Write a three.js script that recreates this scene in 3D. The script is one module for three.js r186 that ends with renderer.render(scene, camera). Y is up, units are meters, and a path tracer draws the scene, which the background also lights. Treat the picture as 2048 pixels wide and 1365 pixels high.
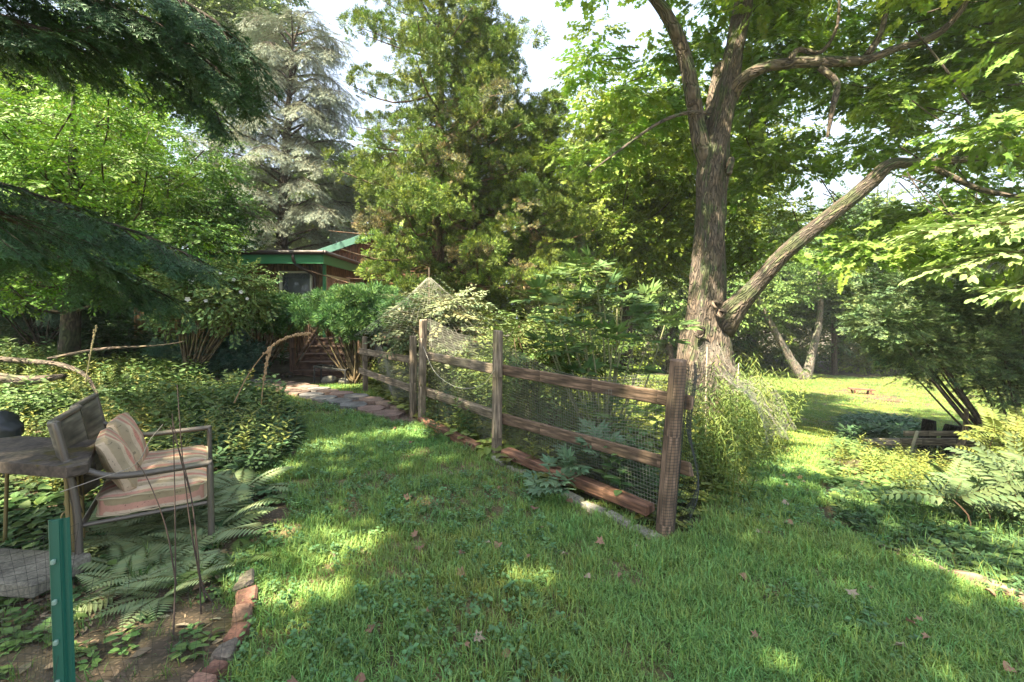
import * as THREE from 'three';
import { mergeGeometries } from 'three/addons/utils/BufferGeometryUtils.js';
import { ConvexGeometry } from 'three/addons/geometries/ConvexGeometry.js';

// ---------------------------------------------------------------- camera, sky, sun, exposure
const scene = new THREE.Scene();
const F = 950, EYE = 1.6, HOR = 625;
const camera = new THREE.PerspectiveCamera(2 * Math.atan(682.5 / F) * 180 / Math.PI, 1024 / 682, 0.05, 600);
camera.position.set(0, EYE, 0);
camera.lookAt(0, EYE, -10);
camera.setViewOffset(2048, 1365, 0, 57.5, 2048, 1365);
const renderer = new THREE.WebGLRenderer({ antialias: true });
renderer.setSize(1024, 682);
renderer.toneMapping = THREE.LinearToneMapping;
renderer.toneMappingExposure = 8.8;
renderer.shadowMap.enabled = true;
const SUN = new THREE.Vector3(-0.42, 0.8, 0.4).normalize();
{
  const w = 256, h = 128, a = new Float32Array(w * h * 4);
  for (let j = 0; j < h; j++) for (let i = 0; i < w; i++) {
    const el = ((j + 0.5) / h - 0.5) * Math.PI, az = ((i + 0.5) / w - 0.5) * 2 * Math.PI;
    const dx = Math.cos(el) * Math.cos(az), dy = Math.sin(el), dz = Math.cos(el) * Math.sin(az);
    const t = Math.pow(Math.max(0, dy), 0.6), g = Math.pow(Math.max(0, dx * SUN.x + dy * SUN.y + dz * SUN.z), 3) * 0.15;  // g: broad glow around the sun, out of view, strengthened to fill the shade
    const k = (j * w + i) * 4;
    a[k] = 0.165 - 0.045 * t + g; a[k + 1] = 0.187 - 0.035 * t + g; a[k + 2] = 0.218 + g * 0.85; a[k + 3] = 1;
    if (dy < 0) { a[k] = 0.165; a[k + 1] = 0.187; a[k + 2] = 0.218; }
  }
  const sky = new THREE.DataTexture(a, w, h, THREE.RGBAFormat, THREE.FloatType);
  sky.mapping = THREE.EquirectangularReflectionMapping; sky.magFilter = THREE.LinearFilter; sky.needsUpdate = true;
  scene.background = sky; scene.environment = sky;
}
const sun = new THREE.DirectionalLight(new THREE.Color(1, 0.89, 0.68), 3.7);
sun.name = 'sun';
sun.position.copy(SUN).multiplyScalar(60); sun.castShadow = true; sun.shadow.radius = 1.4;
Object.assign(sun.shadow.camera, { left: -45, right: 45, top: 45, bottom: -45, near: 1, far: 150 });
sun.shadow.mapSize.set(4096, 4096);
scene.add(sun, sun.target);

// ---------------------------------------------------------------- helpers
let seed = 7;
const rnd = () => { seed = (seed + 0x6d2b79f5) | 0; let t = Math.imul(seed ^ (seed >>> 15), 1 | seed); t = (t + Math.imul(t ^ (t >>> 7), 61 | t)) ^ t; return ((t ^ (t >>> 14)) >>> 0) / 4294967296; };
const rr = (a, b) => a + (b - a) * rnd();
const V = (x, y, z) => new THREE.Vector3(x, y, z);
const clamp = THREE.MathUtils.clamp, lerp = THREE.MathUtils.lerp, sstep = THREE.MathUtils.smoothstep;
const P = (px, py, d) => V((px - 1024) / F * d, EYE - (py - HOR) / F * d, -d);
const randDir = () => { const y = rr(-1, 1), a = rr(0, 6.2832), r = Math.sqrt(1 - y * y); return V(r * Math.cos(a), y, r * Math.sin(a)); };
const hash = (x, y, s) => { let h = Math.imul(x | 0, 374761393) ^ Math.imul(y | 0, 668265263) ^ Math.imul(s | 0, 2147483647 - 77); h = Math.imul(h ^ (h >>> 13), 1274126177); return ((h ^ (h >>> 16)) >>> 0) / 4294967296; };
function vnoise(x, y, per = 1e6, s = 0) {
  const xi = Math.floor(x), yi = Math.floor(y), fx = x - xi, fy = y - yi, u = fx * fx * (3 - 2 * fx), v = fy * fy * (3 - 2 * fy);
  const m = (n) => ((n % per) + per) % per;
  return lerp(lerp(hash(m(xi), m(yi), s), hash(m(xi + 1), m(yi), s), u), lerp(hash(m(xi), m(yi + 1), s), hash(m(xi + 1), m(yi + 1), s), u), v);
}
function fbm(x, y, per = 1e6, oct = 4, s = 0) { let a = 0, w = 0.5, t = 0; for (let i = 0; i < oct; i++) { a += w * vnoise(x, y, per, s + i); t += w; w *= 0.55; x *= 2; y *= 2; per *= 2; } return a / t; }
function tex(size, fn, srgb = true, repeat = 1) {
  const a = new Uint8Array(size * size * 4);
  for (let j = 0; j < size; j++) for (let i = 0; i < size; i++) {
    const c = fn(i / size, j / size), k = (j * size + i) * 4;
    for (let n = 0; n < 3; n++) a[k + n] = clamp((Array.isArray(c) ? c[n] : c) * 255, 0, 255);
    a[k + 3] = 255;
  }
  const t = new THREE.DataTexture(a, size, size);
  t.wrapS = t.wrapT = THREE.RepeatWrapping; t.magFilter = THREE.LinearFilter; t.minFilter = THREE.LinearMipmapLinearFilter;
  if (srgb) t.colorSpace = THREE.SRGBColorSpace;
  t.repeat.set(repeat, repeat); t.needsUpdate = true;
  return t;
}
const lin = (r, g, b) => new THREE.Color().setRGB(r, g, b);
function std(r, g, b, o = {}) { return new THREE.MeshStandardMaterial({ color: lin(r, g, b), roughness: 0.85, ...o }); }
// leaves: thin sheets that let some light through
function leafMat(r, g, b, through = 0.4, rough = 0.6) {
  return new THREE.MeshPhysicalMaterial({ color: lin(r, g, b), roughness: Math.max(rough, 0.5), transmission: through, thickness: 0, vertexColors: true, side: THREE.DoubleSide, specularIntensity: 0.5 });
}
const used = new Map();
const numbered = (n) => { const k = used.get(n) || 0; used.set(n, k + 1); return k ? n + '_' + String(k).padStart(3, '0') : n; };
function thing(name, label, category, group, kind) {
  const o = new THREE.Group(); o.name = numbered(name); scene.add(o);
  o.userData = { label, category };
  if (group) o.userData.group = group;
  if (kind) o.userData.kind = kind;
  return o;
}
function part(parent, name, geo, mat, label) {
  const m = new THREE.Mesh(geo, mat); m.name = name; m.castShadow = m.receiveShadow = true; parent.add(m);
  if (label) m.userData.label = label;
  return m;
}
function solo(name, label, category, geo, mat, group, kind) {
  const m = new THREE.Mesh(geo, mat); m.name = numbered(name); m.castShadow = m.receiveShadow = true; scene.add(m);
  m.userData = { label, category };
  if (group) m.userData.group = group;
  if (kind) m.userData.kind = kind;
  return m;
}
function inst(parent, name, geo, mat, list, top) {
  const m = new THREE.InstancedMesh(geo, mat, list.length); m.name = top ? numbered(name) : name; m.castShadow = m.receiveShadow = true;
  list.forEach((e, i) => { m.setMatrixAt(i, e.m); m.setColorAt(i, e.c || WHITE); });
  m.userData = { kind: 'stuff', ...(top || {}) };
  parent.add(m); return m;
}
const WHITE = new THREE.Color(1, 1, 1);
function tint(v = 0.25, warm = 0.15) { const k = 1 + rr(-v, v), w = rr(-warm, warm); return new THREE.Color(k * (1 + w), k, k * (1 - w * 0.6)); }
const _x = V(), _y = V(), _z = V(), _m = new THREE.Matrix4();
function orient(pos, dir, up, s = 1) {
  _y.copy(dir).normalize(); _x.crossVectors(_y, up);
  if (_x.lengthSq() < 1e-5) _x.set(1, 0, 0.1).cross(_y);
  _x.normalize(); _z.crossVectors(_x, _y);
  return new THREE.Matrix4().makeBasis(_x.clone().multiplyScalar(s), _y.clone().multiplyScalar(s), _z.clone().multiplyScalar(s)).setPosition(pos);
}
// triangle collector for leaves
class Geo {
  constructor() { this.p = []; this.c = []; }
  tri(a, b, c, col) { this.p.push(a.x, a.y, a.z, b.x, b.y, b.z, c.x, c.y, c.z); for (let i = 0; i < 3; i++) this.c.push(col.r, col.g, col.b); }
  build() {
    const g = new THREE.BufferGeometry();
    g.setAttribute('position', new THREE.Float32BufferAttribute(this.p, 3)); g.setAttribute('color', new THREE.Float32BufferAttribute(this.c, 3));
    g.computeVertexNormals(); return g;
  }
}
const OUT = {
  oval: [[0, 0], [-0.36, 0.22], [-0.5, 0.48], [-0.3, 0.8], [0, 1], [0.3, 0.8], [0.5, 0.48], [0.36, 0.22]],
  lance: [[0, 0], [-0.45, 0.25], [-0.4, 0.55], [0, 1], [0.4, 0.55], [0.45, 0.25]],
  maple: [[0, 0], [-0.25, 0.08], [-0.62, 0.16], [-0.36, 0.34], [-0.56, 0.66], [-0.2, 0.58], [0, 1], [0.2, 0.58], [0.56, 0.66], [0.36, 0.34], [0.62, 0.16], [0.25, 0.08]],
  star: [[0, 0], [-0.6, 0.2], [-0.25, 0.42], [-0.42, 0.75], [0, 1], [0.42, 0.75], [0.25, 0.42], [0.6, 0.2]],
};
function leaf(g, o, dir, up, L, W, col, kind = 'diamond', fold = 0.25) {
  const y = dir.clone().normalize(), x = y.clone().cross(up).normalize(), z = x.clone().cross(y);
  const at = (u, v, w) => o.clone().addScaledVector(x, u * W).addScaledVector(y, v * L).addScaledVector(z, w * W);
  if (kind === 'needle') { g.tri(at(-0.5, 0, 0), at(0.5, 0, 0), at(0, 1, 0), col); return; }
  if (kind === 'diamond') { const a = at(0, 0, 0), b = at(0, 1, -fold * 0.6), l = at(-0.5, 0.45, fold), r = at(0.5, 0.45, fold); g.tri(a, b, l, col); g.tri(a, r, b, col); return; }
  const out = OUT[kind], c = at(0, 0.42, -0.02), pts = out.map(([u, v]) => at(u, v, Math.abs(u) * fold * 1.2 - v * v * fold * 0.7));
  for (let i = 0; i < pts.length; i++) g.tri(c, pts[(i + 1) % pts.length], pts[i], col);
}
const lcol = (v = 0.2, warm = 0.1) => tint(v, warm);
// tapered tube with rough skin; uv in metres
function tube(pts, radii, sides = 6, segs = 8, rough = 0, closed = true) {
  const curve = new THREE.CatmullRomCurve3(pts, false, 'centripetal'), fr = curve.computeFrenetFrames(segs, false), pos = [], uv = [], idx = [];
  const len = curve.getLength(), ss = rr(0, 100);
  for (let i = 0; i <= segs; i++) {
    const t = i / segs, c = curve.getPointAt(t), k = (radii.length === pts.length ? curve.getUtoTmapping(t) : t) * (radii.length - 1), k0 = Math.min(Math.floor(k), radii.length - 2), r = lerp(radii[k0], radii[k0 + 1], k - k0);
    for (let j = 0; j <= sides; j++) {
      const a = j / sides * Math.PI * 2, q = r * (1 + rough * (fbm(ss + Math.cos(a) * 1.4 + 3, ss + t * len * 1.2 + Math.sin(a) * 1.4, 1e6, 3) - 0.5) * 2);
      const n = fr.normals[i].clone().multiplyScalar(Math.cos(a)).addScaledVector(fr.binormals[i], Math.sin(a));
      pos.push(c.x + n.x * q, c.y + n.y * q, c.z + n.z * q); uv.push(j / sides * 2 * Math.PI * Math.max(radii[0], 0.05), t * len);
    }
  }
  for (let i = 0; i < segs; i++) for (let j = 0; j < sides; j++) { const a = i * (sides + 1) + j, b = a + sides + 1; idx.push(a, a + 1, b, b, a + 1, b + 1); }
  if (closed) for (const [row, flip] of [[0, 1], [segs, 0]]) {
    const c = curve.getPointAt(row / segs), n = pos.length / 3; pos.push(c.x, c.y, c.z); uv.push(0, 0);
    for (let j = 0; j < sides; j++) { const a = row * (sides + 1) + j; flip ? idx.push(n, a + 1, a) : idx.push(n, a, a + 1); }
  }
  const g = new THREE.BufferGeometry();
  g.setAttribute('position', new THREE.Float32BufferAttribute(pos, 3)); g.setAttribute('uv', new THREE.Float32BufferAttribute(uv, 2)); g.setIndex(idx);
  g.computeVertexNormals(); return g;
}
// uv in metres by the way each face points; grain runs along the longest side
function boxUV(g) {
  const p = g.attributes.position, n = g.attributes.normal, uv = []; g.computeBoundingBox();
  const s = g.boundingBox.getSize(V()), o = [rr(0, 9), rr(0, 9)], long = s.x >= s.y && s.x >= s.z ? 0 : s.y >= s.z ? 1 : 2;
  for (let i = 0; i < p.count; i++) {
    const c = [p.getX(i), p.getY(i), p.getZ(i)], m = [Math.abs(n.getX(i)), Math.abs(n.getY(i)), Math.abs(n.getZ(i))];
    const k = m.indexOf(Math.max(...m)), ax = [0, 1, 2].filter((q) => q !== k);
    const v = ax.includes(long) ? long : ax[1], u = ax.find((q) => q !== v);
    uv.push(c[u] + o[0], c[v] + o[1]);
  }
  g.setAttribute('uv', new THREE.Float32BufferAttribute(uv, 2)); return g;
}
// chamfered box, 44 triangles, corners a little uneven
function cbox(w, h, l, b = 0.006, jit = 0) {
  const pts = [];
  for (const sx of [-1, 1]) for (const sy of [-1, 1]) for (const sz of [-1, 1]) {
    const j = V(rr(-jit, jit), rr(-jit, jit), rr(-jit, jit)), q = (a, c, d) => pts.push(V(sx * (w / 2 - a), sy * (h / 2 - c), sz * (l / 2 - d)).add(j));
    q(0, b, b); q(b, 0, b); q(b, b, 0);
  }
  return boxUV(new ConvexGeometry(pts));
}
function bar(a, b, w, h, bev = 0.006, jit = 0, up = V(0, 1, 0)) { // a box from a to b: w across, h along up
  const d = b.clone().sub(a), g = cbox(w, h, d.length(), bev, jit), z = d.normalize(), x = up.clone().cross(z).normalize(), y = z.clone().cross(x);
  return g.applyMatrix4(new THREE.Matrix4().makeBasis(x, y, z).setPosition(a.clone().add(b).multiplyScalar(0.5)));
}
function place(g, x, y, z, ry = 0) { return g.applyMatrix4(new THREE.Matrix4().makeRotationY(ry).setPosition(x, y, z)); }
const mergeG = (list) => { const a = list.map((g) => (g.index ? g.toNonIndexed() : g)); a.forEach((g) => { for (const n of Object.keys(g.attributes)) if (!['position', 'normal', 'uv'].includes(n)) g.deleteAttribute(n); }); return mergeGeometries(a); };

const ORD = ['first', 'second', 'third', 'fourth', 'fifth', 'sixth', 'seventh', 'eighth', 'ninth', 'tenth', 'eleventh', 'twelfth', 'thirteenth', 'fourteenth', 'fifteenth', 'sixteenth', 'seventeenth', 'eighteenth', 'nineteenth', 'twentieth'].concat(['first', 'second', 'third', 'fourth', 'fifth', 'sixth'].map((o) => 'twenty ' + o));
// ---------------------------------------------------------------- lie of the land (thin plate spline through measured heights)
const CTRL = [[0, 0, 0], [-3, 1, 0], [3, 1, -0.02], [-2, 3, 0], [2, 3, -0.02], [1.07, 3.38, 0], [-3.1, 3.6, 0.02], [-5, 5, 0.12], [-0.16, 4.89, 0.12], [-1.18, 6.2, 0.18], [-2.5, 8.3, 0.2], [-4.5, 10.8, 0.12], [-11, 12, 0.9],
  [-8, 8, 0.4], [-16, 14, 1.5], [1, 6, 0], [3.66, 9, -0.45], [1, 9, 0], [4, 6, -0.42], [5.5, 9, -0.78], [8, 9, -1.28], [12, 9, -1.55], [5, 3, -0.22], [3.2, 4.2, -0.12], [19.8, 27, -3.0], [12, 20, -2.3], [25, 40, -3.3], [10, 40, -3.2],
  [0, 20, -0.6], [-6, 20, 0.5], [0, 40, -2], [-20, 40, 2.5], [45, 27, -3.3], [20, 9, -2], [-20, 3, 0.9], [20, 0, -0.8], [0, -15, 0], [-20, -15, 0.3], [20, -15, -0.6], [-6, 0, 0.1], [45, 45, -3.3], [-30, 20, 3]];
const tpsK = (r2) => (r2 < 1e-9 ? 0 : 0.5 * r2 * Math.log(r2));
const TPS = (() => {
  const n = CTRL.length, N = n + 3, A = [];
  for (let i = 0; i < n; i++) { const r = new Array(N + 1).fill(0); for (let j = 0; j < n; j++) r[j] = tpsK((CTRL[i][0] - CTRL[j][0]) ** 2 + (CTRL[i][1] - CTRL[j][1]) ** 2) + (i === j ? 0.5 : 0); r[n] = 1; r[n + 1] = CTRL[i][0]; r[n + 2] = CTRL[i][1]; r[N] = CTRL[i][2]; A.push(r); }
  for (let k = 0; k < 3; k++) { const r = new Array(N + 1).fill(0); for (let j = 0; j < n; j++) r[j] = k === 0 ? 1 : CTRL[j][k - 1]; A.push(r); }
  for (let c = 0; c < N; c++) {
    let p = c; for (let i = c + 1; i < N; i++) if (Math.abs(A[i][c]) > Math.abs(A[p][c])) p = i;
    [A[c], A[p]] = [A[p], A[c]];
    for (let i = 0; i < N; i++) if (i !== c) { const f = A[i][c] / A[c][c]; if (f) for (let j = c; j <= N; j++) A[i][j] -= f * A[c][j]; }
  }
  return A.map((r, i) => r[N] / r[i]);
})();
function hgt(x, d) { // ground height at x, d metres in front of the camera
  const cx = clamp(x, -30, 45), cd = clamp(d, -15, 45), n = CTRL.length; let h = TPS[n] + TPS[n + 1] * cx + TPS[n + 2] * cd;
  for (let j = 0; j < n; j++) h += TPS[j] * tpsK((cx - CTRL[j][0]) ** 2 + (cd - CTRL[j][1]) ** 2);
  return h;
}
const gp = (x, d, up = 0) => V(x, hgt(x, d) + up, -d);
function hit(px, py) { // where the ground lies behind a point of the view, as [x, d]
  let lo = 0.5, hi = 0.5; const f = (d) => P(px, py, d).y - hgt((px - 1024) / F * d, d);
  while (f(hi) > 0 && hi < 45) { lo = hi; hi += 0.1; }
  for (let i = 0; i < 25; i++) { const m = (lo + hi) / 2; f(m) > 0 ? lo = m : hi = m; }
  return [(px - 1024) / F * hi, hi];
}
const inPoly = (x, y, p) => { let c = false; for (let i = 0, j = p.length - 1; i < p.length; j = i++) if ((p[i][1] > y) !== (p[j][1] > y) && x < (p[j][0] - p[i][0]) * (y - p[i][1]) / (p[j][1] - p[i][1]) + p[i][0]) c = !c; return c; };
const hits = (l) => l.map(([a, b]) => hit(a, b));
const BED_L = [...hits([[425, 1362], [480, 1185], [520, 1120], [560, 1020], [530, 960], [600, 880], [570, 818], [480, 778], [330, 752]]), [-10, 9.6], [-40, 9.6], [-40, -8], [-1.5, -8], [-1.42, 0]];
const GARDEN = [...hits([[838, 842], [1000, 927], [1330, 1085], [1400, 1030], [1480, 945], [1545, 870]]), [5.2, 10], [4.4, 14], [-4, 15.5], [-3.2, 10], [-2.5, 8.5], [-1.3, 6.3]];
const BED_R = [...hits([[1690, 862], [1665, 900], [1650, 940], [1680, 1040], [1760, 1100], [1900, 1160], [2048, 1215]]), [7, 1.2], [30, 1], [30, 9.4], [9.5, 10.2]];
const PATH_C = [[220, 738], [330, 747], [440, 758], [560, 772], [640, 790], [740, 812], [828, 836]].map(([a, b]) => hit(a, b));
function pathDist(x, d) { let m = 9; for (let i = 0; i + 1 < PATH_C.length; i++) { const [a, b] = PATH_C[i], [c, e] = PATH_C[i + 1], t = clamp(((x - a) * (c - a) + (d - b) * (e - b)) / ((c - a) ** 2 + (e - b) ** 2), 0, 1); m = Math.min(m, Math.hypot(x - a - t * (c - a), d - b - t * (e - b))); } return m; }
const woodEdge = (x) => 38 + 2.5 * Math.sin(x * 0.4) + (x < 6 ? (6 - x) * -1.6 : 0);
function region(x, d) {
  const j = (vnoise(x * 3, d * 3, 1e6, 5) - 0.5) * 0.35, X = x + j, D = d + (vnoise(x * 3, d * 3, 1e6, 9) - 0.5) * 0.35;
  if (inPoly(X, D, BED_L)) return 'bed';
  if (inPoly(X, D, BED_R)) return 'bedr';
  if (inPoly(X, D, GARDEN)) return 'garden';
  if (x < -1 && d > 9.6 + (x + 1) * 0.05) return 'wood';
  if (x < 5 && d > 14) return 'wood';
  if (d > woodEdge(x) || x < -14) return 'wood';
  return 'lawn';
}

// ---------------------------------------------------------------- textures
const T_NOISE = tex(256, (u, v) => fbm(u * 8, v * 8, 8, 5), false, 0.8);
const T_WOOD = tex(512, (u, v) => { const s = fbm(u * 48 + 0.6 * vnoise(u * 8, v * 4, 8, 3), v * 4, 48, 3, 2), k = fbm(u * 8, v * 4, 8, 4, 8), c = 0.4 + 0.8 * s * (0.5 + 0.6 * k); const f = 0.76 + 0.45 * k; return [c * f, c * f, c * f * (0.94 + 0.06 * k)]; }, true, 1.6);
const T_WOODB = tex(512, (u, v) => fbm(u * 64 + 0.6 * vnoise(u * 8, v * 4, 8, 3), v * 4, 64, 3, 2), false, 1.6);
const barkF = (u, v) => { const w = fbm(u * 6, v * 6, 6, 3, 4), r = Math.abs(vnoise(u * 24 + w * 3, v * 9 + w * 2.5, 1e6, 1) - 0.5) * 2, q = fbm(u * 24, v * 24, 24, 3, 6); return clamp(Math.pow(r, 0.6) * 0.75 + q * 0.3, 0, 1); };
const T_BARK = tex(512, (u, v) => { const b = barkF(u, v), k = fbm(u * 5, v * 5, 5, 3, 12), c = 0.3 + 0.62 * b; const m = sstep(fbm(u * 4, v * 4, 4, 4, 31), 0.55, 0.68) * 0.35; return [c * (0.95 + 0.12 * k) * (1 - m * 0.4), c * 0.97 * (1 + m * 0.1), c * (0.98 - 0.1 * k) * (1 - m * 0.5)]; }, true, 0.9);
const T_BARKB = tex(512, barkF, false, 0.9);
const T_STONE = tex(512, (u, v) => { const a = fbm(u * 6, v * 6, 6, 5, 2), s = fbm(u * 60, v * 60, 60, 2, 7), c = 0.55 + 0.45 * a + (s - 0.5) * 0.3; return [c, c * (0.97 + 0.03 * s), c * 0.95]; }, true, 1.7);
const T_SOIL = tex(1024, (u, v) => { // litter: small flakes of several browns over dark earth
  const a = fbm(u * 10, v * 10, 10, 4, 3); let best = 0, tone = 0;
  const n = 70, xi = Math.floor(u * n), yi = Math.floor(v * n);
  for (let i = -1; i < 2; i++) for (let j = -1; j < 2; j++) {
    const cx = ((xi + i) % n + n) % n, cy = ((yi + j) % n + n) % n, ox = xi + i + hash(cx, cy, 1), oy = yi + j + hash(cx, cy, 2), an = hash(cx, cy, 3) * 6.28, dx = u * n - ox, dy = v * n - oy;
    const p = Math.abs(dx * Math.cos(an) + dy * Math.sin(an)) / (0.35 + 0.5 * hash(cx, cy, 8)) + Math.abs(-dx * Math.sin(an) + dy * Math.cos(an)) / 0.28;
    if (p < 1) { const z = hash(cx, cy, 4); if (z > best) { best = z; tone = hash(cx, cy, 5); } }
  }
  const e = 0.42 + 0.3 * a; return best > 0.15 ? [e + 0.24 * tone + 0.04, e + 0.19 * tone + 0.01, e + 0.13 * tone] : [e, e * 0.93, e * 0.85];
}, true, 0.55);

// ---------------------------------------------------------------- ground
{
  const axis = (lo, hi, mid, fine) => { const a = []; let p = lo; while (p < hi) { a.push(p); const q = Math.abs(p - mid); p += Math.max(fine, q * 0.035 + (q > 30 ? 3 : 0)); } a.push(hi); return a; };
  const xs = axis(-170, 170, 0, 0.11), ds = axis(-90, 210, 4, 0.11), pos = [], col = [], uv = [], idx = [];
  const C = { lawn: [0.085, 0.115, 0.035], bed: [0.125, 0.1, 0.07], bedr: [0.11, 0.1, 0.06], garden: [0.1, 0.12, 0.045], wood: [0.085, 0.078, 0.045] };
  for (const d of ds) for (const x of xs) {
    const r = region(x, d), c = [...C[r]], n = fbm(x * 0.8, d * 0.8, 1e6, 4, 3), f = fbm(x * 3.1, d * 3.1, 1e6, 3, 30);
    if (r === 'lawn') { const dry = sstep(f * 0.6 + n * 0.5, 0.5, 0.66); c[0] = lerp(c[0], 0.19, dry * 0.8); c[1] = lerp(c[1], 0.155, dry * 0.8); c[2] = lerp(c[2], 0.09, dry * 0.8); }
    if (pathDist(x, d) < 0.42) { c[0] = 0.16; c[1] = 0.125; c[2] = 0.1; }
    const k = 0.75 + 0.5 * n;
    pos.push(x, hgt(x, d) + (fbm(x * 2, d * 2, 1e6, 3, 1) - 0.5) * (r === 'lawn' ? 0.03 : 0.07), -d); col.push(c[0] * k, c[1] * k, c[2] * k); uv.push(x, d);
  }
  const w = xs.length;
  for (let j = 0; j + 1 < ds.length; j++) for (let i = 0; i + 1 < w; i++) { const a = j * w + i; idx.push(a, a + 1, a + w, a + w, a + 1, a + w + 1); }
  const g = new THREE.BufferGeometry();
  g.setAttribute('position', new THREE.Float32BufferAttribute(pos, 3)); g.setAttribute('color', new THREE.Float32BufferAttribute(col, 3)); g.setAttribute('uv', new THREE.Float32BufferAttribute(uv, 2)); g.setIndex(idx); g.computeVertexNormals();
  solo('ground', 'grassy and leaf strewn ground of the garden', 'ground', g, new THREE.MeshStandardMaterial({ color: lin(1.9, 1.9, 1.9), vertexColors: true, map: T_SOIL, roughness: 0.95, bumpMap: T_SOIL, bumpScale: 0.012 }), null, 'structure');
}

// ---------------------------------------------------------------- foliage sprays (grow along +y, upper side +z)
const Z = V(0, 0, 1), Y = V(0, 1, 0);
const jz = (k) => V(rr(-k, k), rr(-k, k), 1).normalize();
function sprayLeafy(n, len, L, W, kind, spread = 1, v = 0.22, fold = 0.2) {
  const g = new Geo(), br = lin(0.5, 0.35, 0.2);
  leaf(g, V(0, 0, 0), Y, Z, len, 0.012, br, 'needle'); leaf(g, V(0, 0, 0), Y, V(1, 0, 0), len, 0.012, br, 'needle');
  for (let i = 0; i < n; i++) {
    const t = (i + 0.6) / n, s = i % 2 ? 1 : -1, a = i === n - 1 ? 0 : s * rr(0.5, 1.2) * spread, b = V(0, t * len, 0), dir = V(Math.sin(a), Math.cos(a), rr(-0.45, 0.15)), q = rr(0.7, 1.15);
    leaf(g, b.addScaledVector(dir, L * 0.25), dir, jz(0.45), L * q, W * q, lcol(v), kind, fold);
  }
  return g.build();
}
function sprayNeedle(len, nl, nw, pairs, side = 3, droop = 0, tips = null) { // a flat conifer twig with side twigs
  const g = new Geo(), br = lin(0.55, 0.4, 0.28);
  const twig = (o, dir, l, n) => {
    leaf(g, o, dir, Z, l, 0.008, br, 'needle'); leaf(g, o, dir, dir.clone().cross(Z), l, 0.008, br, 'needle');
    const x = dir.clone().cross(Z).normalize();
    for (let i = 0; i < n; i++) for (const s of [-1, 1]) {
      const t = (i + rr(0, 1)) / n, b = o.clone().addScaledVector(dir, t * l), d = dir.clone().multiplyScalar(0.75).addScaledVector(x, s * rr(0.6, 1)).addScaledVector(Z, rr(-0.15, 0.5)).normalize();
      const c = lcol(0.25, 0.08); if (tips && t > 0.6) c.multiply(tips);
      leaf(g, b, d, jz(0.6), nl * rr(0.7, 1.15), nw, c, 'needle');
    }
  };
  twig(V(0, 0, 0), V(0, 1, -droop).normalize(), len, pairs);
  for (let k = 0; k < side; k++) for (const s of [-1, 1]) { const t = (k + 0.6) / (side + 0.7), a = s * rr(0.6, 1); twig(V(0, t * len, -droop * t * len), V(Math.sin(a), Math.cos(a), -0.1 - droop).normalize(), len * 0.6 * (1.1 - t), Math.ceil(pairs * 0.5)); }
  return g.build();
}
function sprayTuft(n, r, L, W, kind = 'diamond', v = 0.25, tips = null) { // a little cushion of upcurved branchlets
  const g = new Geo();
  for (let i = 0; i < n; i++) { const d = randDir(); d.y = Math.abs(d.y) * 0.9 + 0.15; d.z *= 0.8; d.normalize(); const o = d.clone().multiplyScalar(r * rr(0.15, 0.75)); const c = lcol(v, 0.1); if (tips && rnd() < 0.4) c.multiply(tips); leaf(g, o, d.clone().add(V(0, 0.5, 0)), randDir(), L * rr(0.7, 1.2), W * rr(0.7, 1.2), c, kind, 0.25); }
  return g.build();
}
function sprayGrass(n, h, w, r, lean = 0.5) {
  const g = new Geo();
  for (let i = 0; i < n; i++) {
    const a = rr(0, 6.28), o = V(Math.cos(a), 0, Math.sin(a)).multiplyScalar(r * Math.sqrt(rnd())), ln = rr(0.1, 1) * lean, b = rr(0, 6.28), L = h * rr(0.55, 1.15), c = lcol(0.25, 0.2);
    if (rnd() < 0.025) c.set(1.9, 1.35, 0.9);
    const d = V(Math.cos(b), 0, Math.sin(b)), x = V(-d.z, 0, d.x).multiplyScalar(w / 2), m = o.clone().addScaledVector(d, L * ln * 0.3).add(V(0, L * 0.6, 0)), t = o.clone().addScaledVector(d, L * ln).add(V(0, L * (1 - 0.25 * ln), 0));
    g.tri(o.clone().sub(x), o.clone().add(x), m.clone().addScaledVector(x, 0.8), c); g.tri(o.clone().sub(x), m.clone().addScaledVector(x, 0.8), m.clone().addScaledVector(x, -0.8), c); g.tri(m.clone().addScaledVector(x, -0.8), m.clone().addScaledVector(x, 0.8), t, c);
  }
  return g.build();
}
function sprayRosette(n, L, W, kind, rise = 0.4, stem = 0.06) { // leaves standing out from the ground on short stems (y up)
  const g = new Geo();
  for (let i = 0; i < n; i++) { const a = i * 2.4 + rr(-0.4, 0.4), o = V(Math.cos(a), 0, Math.sin(a)), h = stem * rr(0.5, 1.4), b = o.clone().multiplyScalar(rr(0.1, 0.6) * L).add(V(0, h, 0)); leaf(g, b, o.clone().add(V(0, rr(-0.1, rise), 0)), V(rr(-0.3, 0.3), 1, rr(-0.3, 0.3)), L * rr(0.7, 1.2), W * rr(0.7, 1.2), lcol(0.25, 0.12), kind, 0.2); leaf(g, o.clone().multiplyScalar(0.004), b.clone(), V(o.z, 0.1, -o.x), b.length(), 0.004, lin(0.8, 0.8, 0.6), 'needle'); }
  return g.build();
}
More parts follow.
